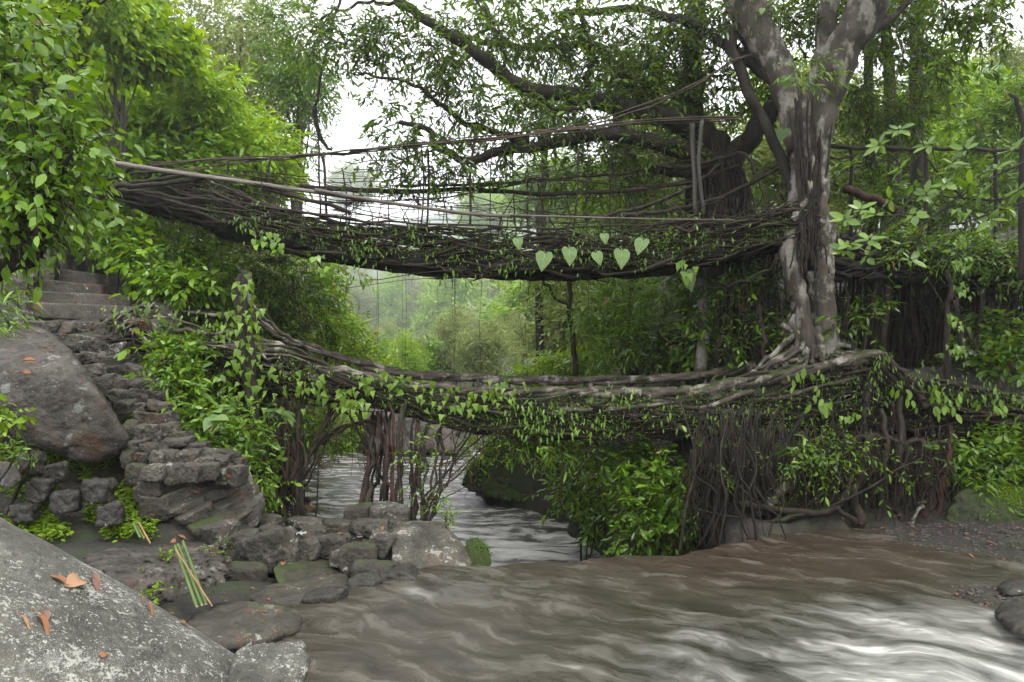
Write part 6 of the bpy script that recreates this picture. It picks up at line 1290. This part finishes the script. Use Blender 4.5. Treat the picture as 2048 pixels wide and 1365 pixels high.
for y in [215, 235, 255, 275, 295, 315, 335, 355, 375, 395, 412]:
    nrow = 9
    for k in range(nrow):
        px = np.interp(k + rg.uniform(-.3, .3), [0, nrow - 1], [520, 1250]); spots.append(((px - CX) / F * y, y + rg.uniform(-2, 2), rg.uniform(1.7, 2.7) * (1 + (y - 215) * .002)))
for y in [24, 27, 31, 36]:
    for k in range(6):
        px = np.interp(k, [0, 5], [1180, 2050]) + rg.normal() * 30; spots.append(((px - CX) / F * y, y + rg.uniform(-1, 1), rg.uniform(.45, .7)))
for y in [22, 25, 29, 34, 40]:
    for k in range(4):
        px = np.interp(k, [0, 3], [-100, 560]) + rg.normal() * 30; spots.append(((px - CX) / F * y, y + rg.uniform(-1, 1), rg.uniform(.7, 1.1)))
for y, n_ in [(42, 6), (50, 6), (60, 6), (72, 6), (90, 7), (115, 7), (150, 7)]:
    for k in range(n_): px = np.interp(k, [0, n_ - 1], [560, 1010]) + rg.normal() * 20; spots.append(((px - CX) / F * y, y + rg.uniform(-2, 2), rg.uniform(.30, .46) * max(1, y / 80) ** .8))
for i, (x, y, s) in enumerate(spots):
    pr = protos[rg.integers(0, 5)]
    if i < 5: t_ = protos[i]
    else:
        t_ = pr.copy(); COL.objects.link(t_)
        for ch in pr.children:
            c = ch.copy(); c.parent = t_; COL.objects.link(c)
    t_.location = (x, y, gz(x, y)); t_.scale = (s, s, s * rg.uniform(.85, 1.2)); t_.rotation_euler = (0, 0, rg.uniform(0, 6.28))
    pxl = x / y * F + CX
    t_['label'] = ('hazy tree among the pale valley forest beyond the pool' if pxl < 1200 and y > 33 else 'shaded tree on the right bank slope behind the fig' if pxl > 1100 else 'tree on the left hillside behind the bright lime trees')
    t_['group'] = ('trees of the hazy valley forest' if pxl < 1200 and y > 33 else 'trees on the right bank slope' if pxl > 1100 else 'trees on the left hillside')

# ------------------------------------------------------------------ fallen leaves, bamboo poles, shoes, bather, haze
rng = np.random.default_rng(1234)
def ground_hit(px, py):
    d = np.linspace(5, 17, 500); X_ = (px - CX) / F * d; Z_ = CAMZ - (py - CY) / F * d; g = ground(X_, d); k = np.argmax(g >= Z_); return np.array([X_[k], d[k], g[k]])
dg = bpy.context.evaluated_depsgraph_get()
def hit(px, py):
    r = Vector(((px - CX) / F, 1, -(py - CY) / F)).normalized()
    ok, loc, nr, *_ = SC.ray_cast(dg, Vector((0, 0, CAMZ)), r)
    return (np.array(loc), np.array(nr)) if ok else (ground_hit(px, py), UP)
dg.update()
def dry_leaf(name_label, px, py, size, ang, m_, tpl='oval', nrm=None, on=None, curl=.3, group='fallen leaves on the lichen boulder'):
    o, nn = hit(px, py); nn = norm(nn)
    rgt = np.array([1.0, 0, 0]); rgt = norm(rgt - nn * (rgt @ nn)); upv = np.cross(nn, rgt); u = math.cos(ang) * rgt + math.sin(ang) * upv; u = u - nn * (u @ nn); u = norm(u)
    a = Acc(); v, t = TPL[tpl]; w_ = v.copy(); w_[:, 2] = curl * (w_[:, 1] ** 2) * 2 + .12 * np.sin(w_[:, 0] * 5) + .05
    X = u; Y = np.cross(nn, u); V = o + nn * .008 + size * (w_[:, :1] * X + w_[:, 1:2] * Y + w_[:, 2:] * nn)
    a.add(V, t=t); tube(a, [V[0], V[0] - u * size * .1, V[0] - u * size * .22 + nn * .01], .003, 4)
    l = obj('fallen_leaf', a, m_, loc=tuple(o)); return tag(l, name_label, 'leaf', group)
dry_leaf('broad round tan leaf lying on the lichen boulder', 163, 1168, .13, -1.7, M['deadpale'], 'round')
dry_leaf('curled orange leaf lying against the round tan leaf', 128, 1172, .11, 2.9, M['deadleaf'], 'oval')
dry_leaf('long purple brown leaf draped over the edge of the lichen boulder', 178, 1152, .19, -.65, M['deadpurple'], 'lance')
dry_leaf('narrow orange leaf under the dark shrivelled leaf', 72, 1234, .17, -.5, M['deadleaf'], 'strip')
dry_leaf('dark shrivelled leaf curled on the lichen boulder', 84, 1226, .10, -.8, M['deadpurple'], 'oval', curl=1.2)
dry_leaf('thin orange strip of leaf near the crest of the lichen boulder', 285, 1208, .15, -.45, M['deadleaf'], 'strip')
dry_leaf('small orange scrap at the end of the thin orange strip', 342, 1228, .045, -.2, M['deadleaf'], 'ivy')
dry_leaf('small orange leaf near the crest, below the thin strip', 362, 1248, .05, .6, M['deadleaf'], 'ivy')
dry_leaf('tiny orange leaf low on the middle of the lichen boulder', 200, 1315, .05, 1.0, M['deadleaf'], 'ivy')
dry_leaf('pale thin stalk lying left of the dark shrivelled leaf', 35, 1235, .11, -.3, M['stick'], 'strip')
for px, py, s, lab in [(466, 952, .16, 'orange leaf on the right end of a lower stair step'), (400, 985, .14, 'orange leaf halfway down the lower stair steps'), (425, 1003, .13, 'reddish leaf on the lowest stair tread'), (480, 990, .16, 'orange leaf lying on the bottom step by the weeds'), (350, 1078, .15, 'rusty leaf litter under the dark round stone'), (372, 1080, .14, 'rusty leaf at the right of the litter under the dark round stone'), (568, 1128, .15, 'brown orange leaf on the mossy landing step'), (518, 1228, .12, 'brown leaf alone on the flat wet shelf'), (538, 1204, .11, 'flat tan leaf at the edge of the lower landing step'),
                       (676, 1071, .15, 'bright orange leaf just left of the black shoes'), (615, 1076, .14, 'tan leaf on top of the rounded stone'), (765, 1054, .13, 'orange leaf on the slab right of the black shoes'), (297, 914, .16, 'bright orange leaf on the lower right of the brown boulder'), (275, 912, .15, 'rust red leaf beside the tip of the brown boulder'), (82, 695, .16, 'orange leaf on the flat top of the brown boulder, farthest back'), (48, 722, .15, 'orange leaf at the left on the flat top of the brown boulder'), (70, 728, .15, 'reddish leaf in the middle of the flat boulder top'), (50, 742, .14, 'tan leaf nearest the front of the flat boulder top'),
                       (1760, 1060, .16, 'orange leaf at the foot of the root curtain'), (1935, 1110, .13, 'orange leaf on the wet gravel'), (1985, 1090, .13, 'yellow leaf on the gravel near the mossy boulder'), (215, 658, .12, 'tan leaf on the stair at the left end of the lower bridge'), (1690, 1040, .16, 'yellow brown leaf under the horizontal root')]:
    dry_leaf(lab, px, py, s, rng.uniform(-3, 3), M['deadleaf'], ['lance', 'oval'][rng.integers(0, 2)], group='fallen leaves on the stones')

a = Acc(); pts = []; nrs = []
for x0, y0, x1, y1, n in [(250, 880, 500, 1060, 60), (330, 1060, 470, 1110, 26), (450, 1045, 780, 1130, 50), (1660, 1030, 1900, 1062, 60), (1800, 1060, 2048, 1170, 40), (120, 620, 300, 880, 40), (0, 690, 120, 745, 24), (420, 1170, 520, 1215, 12)]:
    for _ in range(n):
        o, nn = hit(rng.uniform(x0, x1), rng.uniform(y0, y1))
        if nn[2] > .25: pts.append(o + nn * .006); nrs.append(nn)
pts = np.array(pts); nrs = np.array(nrs); leaves(a, pts, rng.normal(size=pts.shape) * np.array([1, 1, .15]), nrs + rng.normal(size=pts.shape) * .25, .075 * rng.uniform(.3, 1.2, len(pts)), 'lance')
tag(obj('leaf_litter', a, M['litter'], loc=(-3, 10, 2)), 'small brown leaf litter strewn over stones and banks', 'litter', kind='stuff')
# bamboo poles leaning on the ledge
def bamboo(lab, a0, a1, r, m_, group='bamboo poles leaning on the ledge', name='bamboo_pole'):
    A, B = P(*a0), P(*a1); n = 60; s = np.linspace(0, 1, n); p = A + (B - A) * s[:, None]; L = np.linalg.norm(B - A)
    ring = np.exp(-(((s * L) % .2 - .1) / .008) ** 2); t_ = thing(name, lab, 'bamboo pole', B, group)
    a = Acc(); tube(a, p, r * (1 + .22 * ring), 10); obj('stalk', a, m_, t_); a = Acc(); tube(a, [B - norm(B - A) * .004, B + norm(B - A) * .006], r * .93, 10); tube(a, [A + norm(B - A) * .002, A - norm(B - A) * .004], r * .9, 10); obj('cut_end', a, M['bamboo_end'], t_)
bamboo('green bamboo pole, leftmost of the bunch leaning on the rough ledge', (350, 1092, 7.75), (394, 1214, 7.05), .016, M['bamboo'])
bamboo('green bamboo pole in the middle of the bunch leaning on the rough ledge', (356, 1090, 7.8), (404, 1211, 7.08), .016, M['bamboo'])
bamboo('green bamboo pole with its top farthest right in the leaning bunch', (366, 1084, 7.9), (412, 1209, 7.1), .015, M['bamboo'])
bamboo('thin tan cane crossing over the green bamboo poles', (352, 1100, 7.6), (424, 1212, 7.0), .007, M['stick'])
bamboo('short green bamboo piece standing on the earth terrace', (268, 1050, 9.35), (280, 1074, 9.2), .018, M['bamboo'], 'short bamboo pieces on the terrace')
bamboo('shorter dark bamboo piece beside the tan cane on the earth terrace', (274, 1052, 9.4), (288, 1076, 9.2), .016, M['bamboo'], 'short bamboo pieces on the terrace')
bamboo('tan cane leaning on the earth terrace', (278, 1046, 9.4), (300, 1086, 9.1), .011, M['stick'], 'short bamboo pieces on the terrace')

# pair of black shoes
M['shoe'] = mat('black_rubber')[0]
m, t, out = mat('shoe_black'); p = N(t, 'ShaderNodeBsdfPrincipled', Roughness=.45); p.inputs['Base Color'].default_value = (.018, .018, .022, 1); t.links.new(p.outputs[0], out.inputs[0]); M['shoe'] = m
m, t, out = mat('shoe_lining'); p = N(t, 'ShaderNodeBsdfPrincipled', Roughness=.8); t.links.new(ramp(t, noise(t, 20, 3, .5, coords(t)), [(.3, (.20, .15, .11)), (.7, (.30, .24, .19))]), p.inputs['Base Color']); t.links.new(p.outputs[0], out.inputs[0]); M['sole'] = m
for px, py, yaw, lab in [(706, 1078, .5, 'black shoe on the platform stones, left one of the pair'), (717, 1075, .8, 'black shoe on the platform stones, right one of the pair')]:
    c = hit(px, py)[0] + UP * .02; R_ = np.array(Matrix.Rotation(yaw - 1.9, 3, 'Z')); t_ = thing('shoe', lab, 'shoe', c, 'pair of black shoes')
    d_, tt = ico(4); a = Acc(); v = np.sign(d_) * np.abs(d_) ** .7 * np.array([.12, .042, .014]); v[:, 1] *= 1 + .25 * v[:, 0] / .12; a.add((v + np.array([0, 0, .014])) @ R_.T + c, t=tt); obj('sole', a, M['sole'], t_)
    s = np.linspace(0, 1, 14); us = np.linspace(0, 2 * math.pi, 20, endpoint=False); V = []
    for q in s:                              # open-topped upper: rings from sole to collar
        rx = .118 - .02 * q; ry = .045 - .006 * q
        ring = np.stack([np.cos(us) * rx - .012 * q, np.sin(us) * ry * (1 + .2 * np.cos(us)), .02 + q * (.035 + .045 * (np.cos(us) < .2)) + .02 * q * np.cos(us) * 0], 1); V.append(ring)
    V = np.array(V); n, k = V.shape[:2]; i = np.arange(n - 1)[:, None] * k; j = np.arange(k)[None]; a = Acc(); a.add(V.reshape(-1, 3) @ R_.T + c, np.stack([i + j, i + (j + 1) % k, i + k + (j + 1) % k, i + k + j], -1).reshape(-1, 4))
    v = d_[:, :] * np.array([.065, .043, .034]); a.add((v + np.array([.052, 0, .035])) @ R_.T + c, t=tt); obj('upper', a, M['shoe'], t_)
# scrap of white plastic by the rounded stone
a = Acc(); xx, yy = np.meshgrid(np.linspace(-1, 1, 14), np.linspace(-1, 1, 8)); c = hit(600, 1072)[0] + UP * .02
q = np.stack([xx.ravel() * .09, yy.ravel() * .05, np.abs(np.sin(xx * 4 + yy * 2)).ravel() * .03], 1) + rng.normal(size=(xx.size, 3)) * .006; g_ = grid_acc((q[:, 0] + c[0]).reshape(xx.shape), (q[:, 1] + c[1]).reshape(xx.shape), (q[:, 2] + c[2]).reshape(xx.shape))
m, t, out = mat('crumpled_plastic'); p = N(t, 'ShaderNodeBsdfPrincipled', Roughness=.3); p.inputs['Base Color'].default_value = (.3, .3, .29, 1); t.links.new(p.outputs[0], out.inputs[0])
tag(obj('plastic_scrap', g_, m, loc=tuple(c)), 'crumpled whitish plastic scrap lying among the platform stones', 'litter')

# bather in the pool: one continuous body grown from a skeleton
z0 = .1; d_ = 19.6; hx = (617 - CX) / F * d_
def person():
    V, E, R = [], [], []
    def add(p, r, par=None):
        V.append(p); R.append(r); i = len(V) - 1
        if par is not None: E.append((par, i))
        return i
    pel = add((0, 0, -.22), (.13, .10)); w = add((0, 0, -.08), (.115, .085), pel); ch = add((0, .01, .08), (.15, .10), w); nk0 = add((0, .0, .20), (.09, .07), ch); nk = add((-.005, -.01, .26), (.048, .048), nk0)
    h0 = add((-.01, -.02, .33), (.078, .085), nk); h1 = add((-.012, -.02, .40), (.082, .092), h0); add((-.012, -.015, .455), (.05, .055), h1); add((-.03, .075, .355), (.016, .016), h0)
    for s in (-1, 1):
        sh = add((s * .15, 0, .17), (.055, .055), nk0); el = add((s * .21, .05, -.04), (.04, .04), sh); wr = add((s * .17, .22, -.14), (.028, .024), el); pm = add((s * .15, .29, -.15), (.036, .016), wr)
        for f in range(4): k = add((s * (.175 - f * .018), .335, -.155), (.009, .009), pm); k2 = add((s * (.178 - f * .019), .36 + .006 * (f in (1, 2)), -.165), (.008, .008), k); add((s * (.178 - f * .019), .38, -.18), (.007, .007), k2)
        th = add((s * .11, .27, -.15), (.011, .011), wr); add((s * .09, .30, -.155), (.009, .009), th)
        hp = add((s * .075, 0, -.30), (.085, .085), pel); kn = add((s * .09, .03, -.62), (.055, .055), hp); an = add((s * .09, -.01, -.92), (.035, .035), kn); add((s * .10, .12, -.95), (.035, .022), an)
    me = bpy.data.meshes.new('body'); me.from_pydata(V, E, []); o = bpy.data.objects.new('body', me); COL.objects.link(o)
    o.modifiers.new('Skin', 'SKIN'); sv = me.skin_vertices[0].data if me.skin_vertices else None
    if sv is None:
        return o
    for i, r in enumerate(R): sv[i].radius = r
    sv[0].use_root = True
    sub = o.modifiers.new('Subdivision', 'SUBSURF'); sub.levels = 2; sub.render_levels = 2; return o
per = thing('person', 'person bathing in the pool seen from behind, bare backed with short black hair', 'person', (hx, d_, z0 - .05))
b = person(); b.parent = per; b.rotation_euler = (0, 0, math.radians(25))
m, t, out = mat('skin'); p = N(t, 'ShaderNodeBsdfPrincipled', Roughness=.5); t.links.new(ramp(t, noise(t, 14, 3, .5, coords(t)), [(.3, (.30, .17, .105)), (.7, (.40, .235, .15))]), p.inputs['Base Color']); t.links.new(p.outputs[0], out.inputs[0]); b.data.materials.append(m)
dI, tI = ico(4); a = Acc(); k = (dI[:, 2] > -.25 - .55 * (dI[:, 1] < -.1)) ; v = dI * np.array([.098, .108, .095]) * np.where(k, 1., .82)[:, None] * (1 + .04 * nz(dI, 3, 70, 3))[:, None]
Rz = np.array(Matrix.Rotation(math.radians(25), 3, 'Z')); a.add((v + np.array([-.012, -.03, .395])) @ Rz.T + np.array([hx, d_, z0 - .05]), t=tI)
m, t, out = mat('black_hair'); p = N(t, 'ShaderNodeBsdfPrincipled', Roughness=.5); t.links.new(ramp(t, noise(t, 60, 2, .5, coords(t, (1, 1, .2))), [(.3, (.008, .007, .006)), (.7, (.03, .025, .02))]), p.inputs['Base Color']); t.links.new(p.outputs[0], out.inputs[0])
obj('hair', a, m, per)

# the damp air of the valley
hz = Acc(); x0, x1, y0, y1, zlo, zhi = -760, 760, -70, 1150, -20, 185
bx = np.array([[x, y, z] for x in (x0, x1) for y in (y0, y1) for z in (zlo, zhi)], float)
hz.add(bx, [[0, 1, 3, 2], [4, 6, 7, 5], [0, 4, 5, 1], [2, 3, 7, 6], [0, 2, 6, 4], [1, 5, 7, 3]])
m, t, out = mat('damp_air'); pv = t.nodes.new('ShaderNodeVolumePrincipled'); pv.inputs['Density'].default_value = .0012; pv.inputs['Color'].default_value = (.93, .96, 1, 1); pv.inputs['Anisotropy'].default_value = .7
t.links.new(pv.outputs[0], out.inputs['Volume'])
tag(obj('haze', hz, m, loc=(0, 0, 0), smooth=False), 'pale damp haze filling the valley air', 'haze', kind='stuff')
